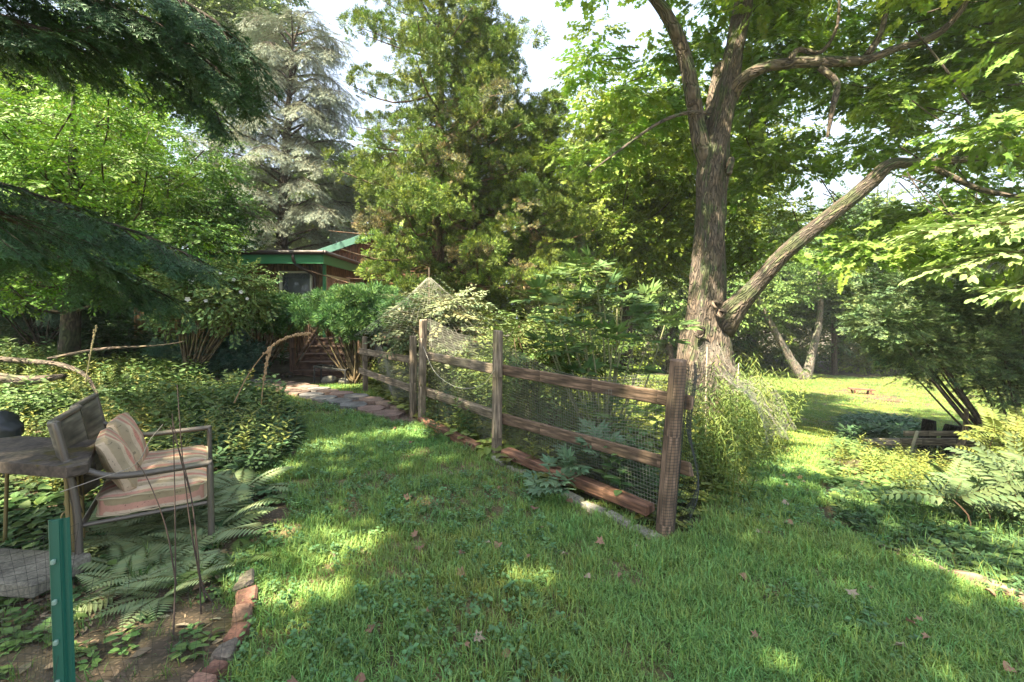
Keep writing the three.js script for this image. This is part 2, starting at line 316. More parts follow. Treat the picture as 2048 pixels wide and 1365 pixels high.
function sprayStalk(h, n, L, W, kind, droop = 0.2, lean = 0.15, taper = 0.5) { // an upright weed: a stem with leaves all the way up
  const g = new Geo(), k = V(rr(-lean, lean), 1, rr(-lean, lean)), st = lin(1, 0.95, 0.7);
  leaf(g, V(0, 0, 0), k, Z, h, 0.009, st, 'needle'); leaf(g, V(0, 0, 0), k, V(1, 0, 0), h, 0.009, st, 'needle');
  for (let i = 0; i < n; i++) { const t = 0.12 + 0.88 * (i + rr(0, 0.6)) / n, a = i * 2.4 + rr(-0.3, 0.3), o = k.clone().multiplyScalar(t * h), d = V(Math.cos(a), rr(0.5, 0.7) - droop - (1 - t) * 0.4, Math.sin(a)), q = (1 - taper * Math.abs(t - 0.45)) * rr(0.75, 1.1); leaf(g, o, d, V(0, 1, 0.01), L * q, W * q, lcol(0.22, 0.12), kind, 0.25); }
  return g.build();
}
const MAPLE = [0, 1, 2].map(() => sprayLeafy(9, 0.42, 0.135, 0.14, 'maple', 1, 0.2, 0.14));
const MAPLE_S = sprayLeafy(9, 0.5, 0.17, 0.17, 'star', 1, 0.25, 0.14);
const OVALS = sprayLeafy(11, 0.34, 0.085, 0.05, 'diamond', 1, 0.25, 0.2);
const FARLEAF = sprayLeafy(14, 0.75, 0.2, 0.15, 'diamond', 1.1, 0.3, 0.25);
const FINE = sprayLeafy(18, 0.4, 0.085, 0.034, 'diamond', 1.2, 0.22, 0.15);
const PALE = sprayLeafy(8, 0.34, 0.14, 0.075, 'oval', 0.9, 0.15, 0.15);
const FIR = sprayNeedle(0.3, 0.042, 0.009, 17, 3, 0.12);
const CEDAR = sprayNeedle(0.42, 0.045, 0.008, 18, 2, 0.35);
const HINOKI = sprayTuft(70, 0.15, 0.06, 0.019, 'diamond', 0.3, lin(1.6, 1.5, 0.8));
const YEW = sprayNeedle(0.2, 0.032, 0.007, 14, 2, 0, lin(1.5, 1.4, 1));
const YEWT = sprayTuft(30, 0.1, 0.075, 0.015, 'diamond', 0.3, lin(1.6, 1.45, 1));

const M_BARK = std(0.23, 0.19, 0.15, { map: T_BARK, bumpMap: T_BARKB, bumpScale: 0.045, roughness: 0.95 });
const M_BARKD = std(0.14, 0.11, 0.085, { map: T_BARK, bumpMap: T_BARKB, bumpScale: 0.012, roughness: 0.95 });
const M_BARKR = std(0.26, 0.17, 0.11, { map: T_BARK, bumpMap: T_BARKB, bumpScale: 0.01, roughness: 0.95 });
const L_MAPLE = leafMat(0.19, 0.30, 0.034, 0.50), L_BRIGHT = leafMat(0.25, 0.345, 0.042, 0.50), L_MID = leafMat(0.15, 0.24, 0.045, 0.45), L_DARK = leafMat(0.085, 0.165, 0.04, 0.38), L_FINE = leafMat(0.16, 0.31, 0.032, 0.50);
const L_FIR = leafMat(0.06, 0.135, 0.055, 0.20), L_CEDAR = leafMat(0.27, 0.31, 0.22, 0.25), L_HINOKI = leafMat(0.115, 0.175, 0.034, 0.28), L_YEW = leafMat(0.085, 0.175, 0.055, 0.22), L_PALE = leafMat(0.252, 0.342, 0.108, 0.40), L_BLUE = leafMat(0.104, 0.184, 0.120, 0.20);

// leaf sprays filling a clump, more on its outside, so clumps shade one another
function fill(out, c, rad, n, s, o = {}) {
  const { droop = 0.2, flat = 0.6, v = 0.2, warm = 0.14, upb = 0.25, tone = 1 } = o, base = tint(0.14, 0.1).multiplyScalar(tone);
  for (let i = 0; i < n; i++) {
    const d = randDir(); d.y += upb * rnd(); d.normalize();
    const r = 0.3 + 0.7 * Math.sqrt(rnd()) * rr(0.75, 1.08), p = V(c.x + d.x * rad.x * r, c.y + d.y * rad.y * r, c.z + d.z * rad.z * r);
    const dir = d.clone().add(randDir().multiplyScalar(0.7)); dir.y = dir.y * (1 - flat) - droop; const up = V(0, 1, 0).addScaledVector(d, 0.5).add(randDir().multiplyScalar(0.5));
    out.push({ m: orient(p, dir, up, s * rr(0.75, 1.25)), c: tint(v, warm).multiply(base) });
  }
}
function limb(list, pts, r0, r1, sides = 5, rough = 0.1, segs) { const l = []; for (let i = 0; i < pts.length; i++) l.push(lerp(r0, r1, i / (pts.length - 1))); list.push(tube(pts, l, sides, segs || pts.length * 3, rough)); }
function bend(a, b, sag = 0.1, k = 0.15) { const l = a.distanceTo(b), m = a.clone().lerp(b, 0.5).add(randDir().multiplyScalar(l * k)); m.y -= sag * l; return [a, m, b]; }

// broadleaf tree: a trunk, a bough to every clump, a crown of leaf sprays
function broadTree(o) {
  const t = thing(o.name, o.label, 'tree', o.group), geos = [], list = [], base = gp(o.x, o.d, -0.15), top = base.clone().add(V(o.lean?.[0] || 0, o.h * 0.9, o.lean?.[1] || 0));
  const tp = [base]; for (let i = 1; i < 5; i++) tp.push(base.clone().lerp(top, i / 4).add(V(rr(-1, 1), 0, rr(-1, 1)).multiplyScalar(o.h * 0.018)));
  geos.push(tube(tp, [o.r * 1.35, o.r, o.r * 0.8, o.r * 0.5, o.r * 0.12], 8, 16, 0.12));
  const curve = new THREE.CatmullRomCurve3(tp), cy = o.cy ?? o.h * 0.66, rad = V(o.rx, o.ry ?? o.h * 0.36, o.rx);
  for (let i = 0; i < o.n; i++) {
    const d = randDir(), q = Math.pow(rnd(), 0.45), c = curve.getPoint(clamp(cy / o.h / 0.9, 0, 1)).setY(base.y + cy).add(V(d.x * rad.x * q, d.y * rad.y * q, d.z * rad.z * q)), k = rr(0.7, 1.25) * o.cr;
    fill(list, c, V(k, k * 0.62, k), Math.round(o.s * rr(0.7, 1.3)), o.scale || 1, o);
    const h = clamp((c.y - base.y - Math.hypot(c.x - base.x, c.z - base.z) * 0.55) / (o.h * 0.9), 0.22, 0.95), a = curve.getPoint(h);
    if (o.boughs !== 0) limb(geos, bend(a, c, 0.05), o.r * 0.28 * (1.15 - h), 0.012, 4, 0, 5);
  }
  part(t, 'trunk', mergeGeometries(geos), o.bark || M_BARK);
  inst(t, 'crown', o.geo, o.mat, list);
  return t;
}
// a conifer bough: side twigs left and right of a limb, needle sprays along each twig
function bough(list, geos, pts, r0, width, step, s, o = {}) {
  const { droop = 0.25, tone = 1, from = 0.15, v = 0.2, upcurl = 0, dens = 0.16, fan = 1 } = o, c = new THREE.CatmullRomCurve3(pts), len = c.getLength(), n = Math.ceil(len / step);
  if (geos) limb(geos, pts, r0, r0 * 0.15, 5, 0.05, Math.max(4, Math.round(len * 4)));
  for (let i = 0; i < n; i++) {
    const t = from + (1 - from) * (i + rnd()) / n, p = c.getPointAt(Math.min(t, 1)), tan = c.getTangentAt(Math.min(t, 1)), side = tan.clone().cross(Y).normalize();
    for (const sg of [-1, 1]) {
      const l = width * (1.1 - 0.75 * t) * rr(0.6, 1.15), d = tan.clone().multiplyScalar(0.7).addScaledVector(side, sg * fan * rr(0.7, 1)).addScaledVector(Y, -droop * rr(0.2, 1) + upcurl).add(randDir().multiplyScalar(0.12)).normalize();
      const e = p.clone().addScaledVector(d, l); e.y -= droop * l * 0.35;
      if (geos && l > 0.25) geos.push(tube([p, p.clone().lerp(e, 0.5).add(V(0, 0.03, 0)), e], [0.008, 0.003], 3, 3, 0, false));
      for (let q = 0.15; q < l; q += dens) { const b = p.clone().lerp(e, q / l), dir = d.clone().add(randDir().multiplyScalar(0.45)); dir.y -= droop * 0.6; list.push({ m: orient(b, dir, V(rr(-0.3, 0.3), 1, rr(-0.3, 0.3)), s * rr(0.75, 1.2)), c: tint(v, 0.08).multiplyScalar(tone) }); }
    }
    list.push({ m: orient(p, tan.clone().add(randDir().multiplyScalar(0.4)), Y, s), c: tint(v, 0.08).multiplyScalar(tone) });
  }
  const e = c.getPoint(1); list.push({ m: orient(e, c.getTangent(1), Y, s * 1.1), c: tint(v, 0.08).multiplyScalar(tone) });
}

// ---------------------------------------------------------------- the big old maple
{
  const t = thing('maple_tree', 'big old maple with forked furrowed trunk and long crooked limbs', 'tree');
  const D = 9, b = gp(3.66, D, -0.2);
  const tr = [b, P(1412, 720, D), P(1414, 650, D), P(1418, 560, D), P(1421, 450, D), P(1424, 340, D), P(1440, 250, D), P(1463, 130, D), P(1488, 0, D), P(1500, -160, D)];
  part(t, 'trunk', tube(tr, [0.74, 0.5, 0.38, 0.285, 0.25, 0.27, 0.2, 0.18, 0.16, 0.1], 30, 120, 0.3), M_BARK);
  for (const [px, py, r] of [[1399, 664, 0.085], [1443, 628, 0.06], [1432, 610, 0.05]]) { // old branch scars
    const c = P(px, py, 8.5), ring = []; for (let i = 0; i <= 10; i++) { const a = i / 10 * 6.283; ring.push(c.clone().add(V(Math.cos(a) * r, Math.sin(a) * r * 1.15, 0.03 * Math.sin(a * 2)))); }
    const k = part(t, 'knot', tube(ring, [0.03, 0.036, 0.028, 0.03], 6, 24, 0.35, false), M_BARK); part(k, 'hollow_shade', new THREE.SphereGeometry(r, 10, 8).scale(1, 1.1, 0.5).translate(c.x, c.y, c.z - 0.03), std(0.05, 0.035, 0.025, { roughness: 1 }));  // solid dark lump in the ring paints the shade of a hole
  }
  const limbs = [];
  const L = (pts, rad, sides = 9) => { const g = tube(pts, rad, sides, pts.length * 5, 0.14); limbs.push(g); part(t, 'limb', g, M_BARK); };
  L([P(1424, 345, 9), P(1402, 290, 8.95), P(1387, 200, 8.8), P(1362, 90, 8.6), P(1320, 10, 8.4), P(1255, -60, 8.2)], [0.16, 0.155, 0.14, 0.125, 0.11, 0.08]);
  L([P(1462, 200, 9), P(1480, 165, 8.8), P(1520, 138, 8.5), P(1570, 128, 8.3), P(1640, 124, 8), P(1735, 120, 7.8), P(1790, 98, 7.7), P(1862, 76, 7.5), P(1900, 48, 7.3), P(1950, -20, 7)], [0.13, 0.12, 0.1, 0.095, 0.09, 0.075, 0.06, 0.06, 0.045, 0.035]);
  L([P(1440, 655, 8.9), P(1475, 612, 8.7), P(1510, 575, 8.6), P(1565, 512, 8.4), P(1640, 448, 8.2), P(1700, 400, 8.1), P(1745, 362, 8), P(1780, 330, 7.9), P(1850, 326, 7.8), P(1960, 316, 7.6)], [0.3, 0.2, 0.15, 0.135, 0.125, 0.12, 0.125, 0.1, 0.07, 0.05]);
  L([P(1428, 320, 9.1), P(1428, 220, 9.2), P(1442, 130, 9.3)], [0.18, 0.16, 0.12]);
  L([P(1640, 135, 8), P(1672, 165, 7.9), P(1665, 220, 7.8), P(1655, 275, 7.8)], [0.06, 0.055, 0.045, 0.02], 6);
  L([P(1735, 110, 7.8), P(1760, 70, 7.8), P(1775, 10, 7.8), P(1790, -60, 7.8)], [0.06, 0.05, 0.035, 0.025], 6);
  L([P(1580, 122, 8.2), P(1595, 100, 8.2), P(1640, 105, 8.1), P(1672, 60, 8), P(1680, -20, 8)], [0.06, 0.05, 0.035, 0.03, 0.02], 6);
  L([P(1420, 228, 8.9), P(1390, 224, 8.7), P(1330, 240, 8.5), P(1240, 300, 8.2), P(1180, 345, 8)], [0.04, 0.035, 0.03, 0.02, 0.01], 6);
  L([P(1450, 345, 8.9), P(1464, 318, 8.7), P(1458, 350, 8.6)], [0.05, 0.05, 0.045], 6);
  L([P(1850, 326, 7.8), P(1960, 378, 7.5), P(2040, 395, 7.2)], [0.05, 0.045, 0.03], 6);
  L([P(1940, 210, 7.4), P(1900, 150, 7.4), P(1830, 60, 7.5)], [0.02, 0.02, 0.012], 5);
  const lists = [[], [], []], holes = [[1690, 250, 60], [1640, 300, 45], [1930, 225, 55], [1790, 75, 55], [1720, 20, 40], [1850, 250, 45], [2010, 40, 30], [1990, 330, 30], [1640, 90, 26]];
  const twigs = [], clear = [[[1470, 180], [1520, 138], [1640, 124], [1735, 120], [1790, 98], [1862, 76], [1900, 48]], [[1500, 590], [1565, 512], [1640, 448], [1700, 400], [1745, 362], [1780, 330], [1850, 326]], [[1655, 275], [1672, 165], [1640, 130]], [[1735, 110], [1775, 10]]];
  const segD = (x, y, [a, b], [c, d]) => { const t = clamp(((x - a) * (c - a) + (y - b) * (d - b)) / ((c - a) ** 2 + (d - b) ** 2), 0, 1); return Math.hypot(x - a - t * (c - a), y - b - t * (d - b)); };
  let k = 0;
  for (let i = 0; i < 700; i++) {
    const back = i > 560, px = back ? rr(1480, 2120) : rr(1140, 2330), py = back ? rr(-80, 340) : rr(-420, 520), d = back ? rr(9.6, 12.5) : rr(6.6, 12.2);
    if (px < 1420 && py > 330) continue;
    if (py > 430 && px < 1600) continue;
    if (px > 1400 && px < 1560 && py > 60 && py < 560 && d < 9.6) continue;
    if (px < 1450 && d < 9.3 && py > -60) continue;
    if (px > 1560 && py > 150 && py < 420 && rnd() < 0.35) continue;
    if (holes.some(([hx, hy, r]) => Math.hypot(px - hx, (py - hy) * 1.3) < r)) continue;
    if (d < 9.4 && clear.some((l) => l.some((p, j) => j && segD(px, py, l[j - 1], p) < 62 * 8 / d))) continue;
    const c = P(px, py, d), q = rr(0.45, 0.85);
    fill(lists[k++ % 3], c, V(q, q * 0.38, q), Math.round(rr(18, 34)), 0.8, { droop: 0.25, flat: 0.7, v: 0.2, warm: 0.12 });
    if (rnd() < 0.5) { const a = c.clone().lerp(P(1470, 60, 9), rr(0.15, 0.35)); twigs.push(tube(bend(a, c, -0.05), [0.014, 0.004], 4, 4, 0, false)); }
  }
  part(t, 'twigs', mergeGeometries(twigs), M_BARKD).userData.kind = 'stuff';
  lists.forEach((l, i) => inst(t, 'crown', MAPLE[i], L_MAPLE, l));
}
console.log('maple');
// ---------------------------------------------------------------- evergreen in the middle (dense, tufted)
{
  const t = thing('cypress_tree', 'tall dense cypress with tufted dark green foliage in front of the house', 'tree'), geos = [], list = [], list2 = [];
  const B = gp(-1.75, 12.6, -0.2);
  for (const [dx, dz, h, lean, r] of [[-0.15, 0.3, 13, 0.1, 0.2], [0.5, -0.2, 9.3, 0.5, 0.16], [1.9, -0.3, 7.2, 0.6, 0.12]]) {
    const b = B.clone().add(V(dx, 0, dz)), top = b.clone().add(V(lean, h, 0));
    limb(geos, [b, b.clone().lerp(top, 0.35).add(V(rr(-0.1, 0.1), 0, 0)), b.clone().lerp(top, 0.7), top], r, 0.03, 8, 0.12, 20);
    for (let i = 0; i < (h > 9 ? 66 : 40); i++) {
      const q = Math.pow((i + rnd()) / (h > 9 ? 66 : 40), 0.9), y = h * (0.15 + 0.85 * q), a = i * 2.4 + rr(-0.4, 0.4), rad = (h > 9 ? 3.7 : 2.4) * Math.pow(1 - q, 0.8) * rr(0.68, 1.08) + 0.3;
      const s = b.clone().lerp(top, y / h), e = s.clone().add(V(Math.cos(a) * rad, 0.25 - 0.5 * (1 - q) + rr(-0.2, 0.35), Math.sin(a) * rad));
      limb(geos, bend(s, e, 0.1, 0.08), 0.05 * (1.2 - q), 0.008, 4, 0, 6);
      for (let w = 0.28; w < 1.02; w += 0.155 / Math.max(0.55, rad * 0.42)) {
        const c = s.clone().lerp(e, w).add(V(rr(-0.2, 0.2), rr(0, 0.25), rr(-0.2, 0.2))), k = rr(0.32, 0.58) * (0.75 + 0.4 * w);
        if (c.y < 4.7 && c.x / -c.z < -0.3) continue; // bare towards the wing
        fill(rnd() < 0.16 && y < 6.5 ? list2 : list, c, V(k, k * 0.7, k), Math.round(rr(16, 28)), rr(0.8, 1.1), { droop: -0.25, flat: 0.1, v: 0.25, warm: 0.16, upb: 0.5 });
      }
    }
  }
  part(t, 'trunk', mergeGeometries(geos), M_BARKR);
  inst(t, 'crown', HINOKI, L_HINOKI, list);
  inst(t, 'crown', HINOKI, leafMat(0.15, 0.145, 0.085, 0.25), list2);
}
console.log('cypress');
// ---------------------------------------------------------------- silver cedar behind the wing
{
  const t = thing('cedar_tree', 'tall silvery grey cedar with drooping feathery branches behind the house', 'tree'), geos = [], list = [], b = gp(-9, 18.5, -0.2);
  const top = b.clone().add(V(0.5, 12, 0));
  limb(geos, [b, b.clone().lerp(top, 0.5).add(V(-0.15, 0, 0)), top], 0.3, 0.03, 8, 0.12, 18);
  for (let i = 0; i < 74; i++) {
    const q = (i + rnd()) / 74, y = 0.18 + 0.8 * q, a = i * 2.4 + rr(-0.4, 0.4), rad = 4.3 * Math.pow(1 - q * 0.85, 0.55) * rr(0.6, 1.08), s = b.clone().lerp(top, y);
    const e = s.clone().add(V(Math.cos(a) * rad, rr(-0.2, 0.9), Math.sin(a) * rad)), m = s.clone().lerp(e, 0.55).add(V(0, 0.45, 0));
    bough(list, geos, [s, m, e], 0.05, 1.2, 0.25, 1.5, { droop: 0.5, dens: 0.2, from: 0.25, v: 0.18 });
  }
  part(t, 'trunk', mergeGeometries(geos), M_BARKD);
  inst(t, 'crown', CEDAR, L_CEDAR, list);
}
console.log('cedar');
// ---------------------------------------------------------------- dark fir at the left, its limbs hang into the view
{
  const t = thing('fir_tree', 'dark fir overhanging from the left with drooping needle branches', 'tree'), geos = [], list = [], b = gp(-6.1, 3.6, -0.2), top = b.clone().add(V(0.1, 12, 0));
  limb(geos, [b, b.clone().lerp(top, 0.5), top], 0.28, 0.03, 9, 0.12, 18);
  const S = (h) => b.clone().lerp(top, h / 12);
  const set = [ // the limbs that the picture shows
    [[S(2.9), P(0, 425, 4.6), P(95, 480, 5.2), P(200, 535, 5.8), P(330, 590, 6.4)], 0.06, 1.25],
    [[S(3.3), P(-60, 420, 5), P(120, 425, 5.6), P(260, 460, 6), P(400, 520, 6.3)], 0.05, 1.15],
    [[S(3.2), P(-120, 330, 4.2), P(40, 380, 4.5), P(170, 420, 4.8)], 0.04, 0.8],
    [[S(5), P(60, -40, 4.4), P(230, 30, 4.6), P(380, 100, 4.8), P(500, 185, 5)], 0.05, 0.95],
    [[S(5.2), P(200, -120, 4.2), P(330, -20, 4.3), P(450, 60, 4.4), P(520, 140, 4.6)], 0.05, 0.85],
    [[S(4.7), P(40, 60, 4.6), P(180, 90, 4.9), P(330, 150, 5.2), P(440, 230, 5.3)], 0.045, 0.8],
    [[S(4.4), P(-40, 20, 4.0), P(90, 60, 4.1), P(230, 60, 4.3)], 0.045, 0.8],
    [[S(4.9), P(-40, -60, 4.0), P(150, -10, 4.2), P(300, 40, 4.4), P(420, 130, 4.6)], 0.045, 0.75],
  ];
  for (const [pts, r, w] of set) bough(list, geos, pts, r, w, 0.16, 1.05, { droop: 0.45, dens: 0.12, from: 0.3, v: 0.22 });
  for (let i = 0; i < 34; i++) { // the rest of the crown above and beside the view
    const q = (i + rnd()) / 46, h = 5.6 + 6 * q, a = rr(0, 6.28), rad = 3.0 * (Math.cos(a) > 0.2 ? 0.5 : 1) * Math.pow(1 - q * 0.9, 0.7) * rr(0.7, 1.1), s = S(h), e = s.clone().add(V(Math.cos(a) * rad, -0.5 - 0.5 * rnd(), Math.sin(a) * rad));
    bough(list, geos, [s, s.clone().lerp(e, 0.5).add(V(0, 0.25, 0)), e], 0.05, 0.95, 0.3, 1.3, { droop: 0.4, dens: 0.22, from: 0.2 });
  }
  part(t, 'trunk', mergeGeometries(geos), M_BARKD);
  inst(t, 'crown', FIR, L_FIR, list);
}
console.log('fir');
// ---------------------------------------------------------------- other trees, each placed where it stands
const TREES = [
  // name, label, x, d, h, r, rx, n, cr, s, geo, mat, scale, extra
  ['lacy_tree', 'bright green fine leaved tree at the left behind the dark fir', -8.6, 9.2, 6.4, 0.14, 3.0, 60, 0.75, 60, FINE, L_FINE, 1, { cy: 4.0, ry: 2.6, bark: M_BARKD, droop: 0.3, flat: 0.8 }],
  ['lacy_tree', 'leafy green tree at the far left behind the low needled limb', -13.5, 12, 8, 0.18, 3.6, 50, 0.95, 55, FINE, L_FINE, 1.3, { cy: 4.8, ry: 3.4, bark: M_BARKD, droop: 0.3, flat: 0.8 }],
  ['sapling_tree', 'slender sapling with sparse round leaves left of the house', -7.2, 10, 5.0, 0.05, 1.25, 24, 0.45, 16, OVALS, L_MID, 1.1, { cy: 3.4, ry: 1.7, bark: M_BARKD }],
  ['sapling_tree', 'young tree with glossy dark leaves in front of the silver cedar', -7.7, 12, 4.9, 0.06, 1.0, 26, 0.45, 22, OVALS, L_DARK, 1.2, { cy: 3.6, ry: 1.4, bark: M_BARKD }],
  ['tall_tree', 'tall broadleaf tree whose crown tops the silver cedar', -15.6, 25, 21, 0.35, 4, 70, 1.2, 40, FARLEAF, L_MID, 1, { cy: 15, ry: 6.5 }],
  ['tall_tree', 'yellow green tree rising right of the cypress top', 4.5, 19, 13, 0.25, 3.3, 66, 1.05, 42, FARLEAF, L_BRIGHT, 0.8, { cy: 8.2, ry: 4.6 }],
  ['tall_tree', 'slim forked tree with grey stems between cypress and maple', 4.6, 20, 12, 0.17, 2.8, 46, 0.85, 34, FARLEAF, L_MID, 0.75, { cy: 8.4, ry: 3.6 }],
  ['tall_tree', 'green tree close behind the old maple trunk', 8, 19, 12.5, 0.2, 3.2, 60, 0.9, 38, FARLEAF, L_BRIGHT, 0.75, { cy: 8.6, ry: 3.8 }],
  ['wood_tree', 'dense tree behind the low pitched gable', -4, 23, 10, 0.25, 4, 60, 1.2, 40, FARLEAF, L_BRIGHT, 1, { cy: 5.6, ry: 4 }],
  ['wood_tree', 'broad leafy tree behind the silver cedar', -10.5, 27, 11, 0.25, 5, 70, 1.3, 40, FARLEAF, L_MID, 1.1, { cy: 6, ry: 4.8 }],
  ['wood_tree', 'shady broadleaf tree on the rise at the far left', -19, 19, 12, 0.25, 5, 80, 1.3, 40, FARLEAF, L_MID, 1, { cy: 6, ry: 5.2 }],
  ['wood_tree', 'light green tree deep in the wood left of the house', -15, 17, 9, 0.2, 3.8, 60, 1.1, 40, FARLEAF, L_BRIGHT, 0.9, { cy: 4.4, ry: 4 }],
  ['shade_tree', 'leafy tree over the camera that shades the near lawn', -3.4, -1.6, 10, 0.24, 3.7, 38, 0.8, 28, MAPLE_S, L_MID, 1.2, { cy: 7.6, ry: 1.8 }],
];
for (const [name, label, x, d, h, r, rx, n, cr, s, geo, mat, scale, e] of TREES) broadTree({ name, label, x, d, h, r, rx, n, cr, s, geo, mat, scale, ...e });
// the wood along the far side of the lawn
for (let i = 0; i < 26; i++) {
  const row = i % 2, x = lerp(3, 58, i / 25) + rr(-0.8, 0.8), d = woodEdge(x) + 1.5 + row * 5 + rr(-1, 1), far = x > 9 && x < 44;
  broadTree({ name: 'wood_tree', label: ORD[i] + ' tree from the left in the row at the far edge of the lawn', group: 'trees along the far edge of the lawn', x, d, h: rr(13, 19), r: rr(0.16, 0.3), rx: rr(3.4, 4.8), n: far ? 62 : 40, cr: 1.35, s: 34, geo: FARLEAF, mat: [L_MID, L_BRIGHT, L_DARK, L_MID][i % 4], scale: 1.25, cy: rr(7.5, 9.5), ry: rr(5.5, 7), bark: i % 3 ? M_BARKD : M_BARK });
}
for (let i = 0; i < 30; i++) { // low growth under the trees at the lawn's end
  const x = lerp(4, 52, (i % 15) / 14) + rr(-1, 1), d = woodEdge(x) + (i < 15 ? rr(0.6, 2.4) : rr(7, 10)), t = thing('understory_bush', 'low leafy bush under the trees at the far end of the lawn', 'bush', 'bushes at the far end of the lawn'), list = [], geos = [];
  const b = gp(x, d, -0.1);
  for (let k = 0; k < 9; k++) { const c = b.clone().add(V(rr(-1.8, 1.8), rr(0.5, i < 15 ? 2.2 : 4.5), rr(-1, 1))); fill(list, c, V(1, 0.6, 1), 28, 0.95); limb(geos, bend(b, c, -0.1), 0.03, 0.01, 4, 0, 4); }
  part(t, 'stems', mergeGeometries(geos), M_BARKD); inst(t, 'foliage', FARLEAF, [L_MID, L_BRIGHT, L_BRIGHT][i % 3], list);
}
{ // leaning double trunk at the lawn's end
  const t = thing('leaning_tree', 'pale leaning double trunked tree at the far lawn edge', 'tree'), g = [], b = gp(21.3, 34.5, -0.2), l = [];
  g.push(tube([b, b.clone().add(V(-1, 1.6, 0)), b.clone().add(V(-2.6, 4.4, 0)), b.clone().add(V(-4.4, 8, 0))], [0.42, 0.3, 0.24, 0.14], 8, 14, 0.1), tube([b, b.clone().add(V(0.5, 2, 0)), b.clone().add(V(1.1, 5, 0)), b.clone().add(V(1, 9, 0))], [0.4, 0.27, 0.2, 0.12], 8, 14, 0.1));
  for (let i = 0; i < 44; i++) { const c = b.clone().add(V(rr(-6, 3.5), rr(4.2, 10), rr(-2.5, 2.5))); fill(l, c, V(1.1, 0.5, 1.1), 24, 0.95, { flat: 0.8 }); }
  part(t, 'trunk', mergeGeometries(g), std(0.36, 0.33, 0.29, { map: T_BARK, bumpMap: T_BARKB, bumpScale: 0.02 })); inst(t, 'crown', FARLEAF, L_MID, l);
}
console.log('trees');
// ---------------------------------------------------------------- wood, paint and stone
const M_WOOD = std(0.36, 0.23, 0.155, { map: T_WOOD, bumpMap: T_WOODB, bumpScale: 0.003, roughness: 0.88 });
const M_WOODG = std(0.42, 0.32, 0.235, { map: T_WOOD, bumpMap: T_WOODB, bumpScale: 0.003, roughness: 0.9 });
const M_WOODR = std(0.36, 0.175, 0.11, { map: T_WOOD, bumpMap: T_WOODB, bumpScale: 0.003, roughness: 0.9 });
const M_SIDING = [[0.25, 0.135, 0.055], [0.22, 0.115, 0.045], [0.28, 0.155, 0.065]].map(([r, g, b]) => std(r, g, b, { map: T_WOOD, bumpMap: T_WOODB, bumpScale: 0.002, roughness: 0.75 }));
const M_SIDING2 = [[0.26, 0.115, 0.06], [0.23, 0.1, 0.05]].map(([r, g, b]) => std(r, g, b, { map: T_WOOD, bumpMap: T_WOODB, bumpScale: 0.002, roughness: 0.8 }));
const M_GREEN = std(0.06, 0.25, 0.1, { roughness: 0.55, bumpMap: T_NOISE, bumpScale: 0.001 });
const M_ROOF = std(0.07, 0.16, 0.12, { roughness: 0.7, map: T_STONE });
const M_DARKBROWN = std(0.06, 0.04, 0.035, { roughness: 0.5 });
const M_CREAM = std(0.62, 0.58, 0.42, { roughness: 0.6 });
const M_STEP = std(0.3, 0.175, 0.125, { map: T_WOOD, roughness: 0.8 });
const M_CONC = std(0.42, 0.39, 0.34, { map: T_STONE, bumpMap: T_NOISE, bumpScale: 0.006, roughness: 0.95 });
const M_ROOM = std(0.45, 0.42, 0.36, { roughness: 1 });
const M_PANE = new THREE.MeshPhysicalMaterial({ color: lin(0.75, 0.82, 0.82), roughness: 0.03, transmission: 0.9, thickness: 0, ior: 1.5, side: THREE.DoubleSide });
const M_BLACK = std(0.018, 0.018, 0.018, { roughness: 0.55 });
const bx = (x0, x1, y0, y1, d0, d1, bev = 0.008) => place(cbox(x1 - x0, y1 - y0, d1 - d0, bev), (x0 + x1) / 2, (y0 + y1) / 2, -(d0 + d1) / 2);

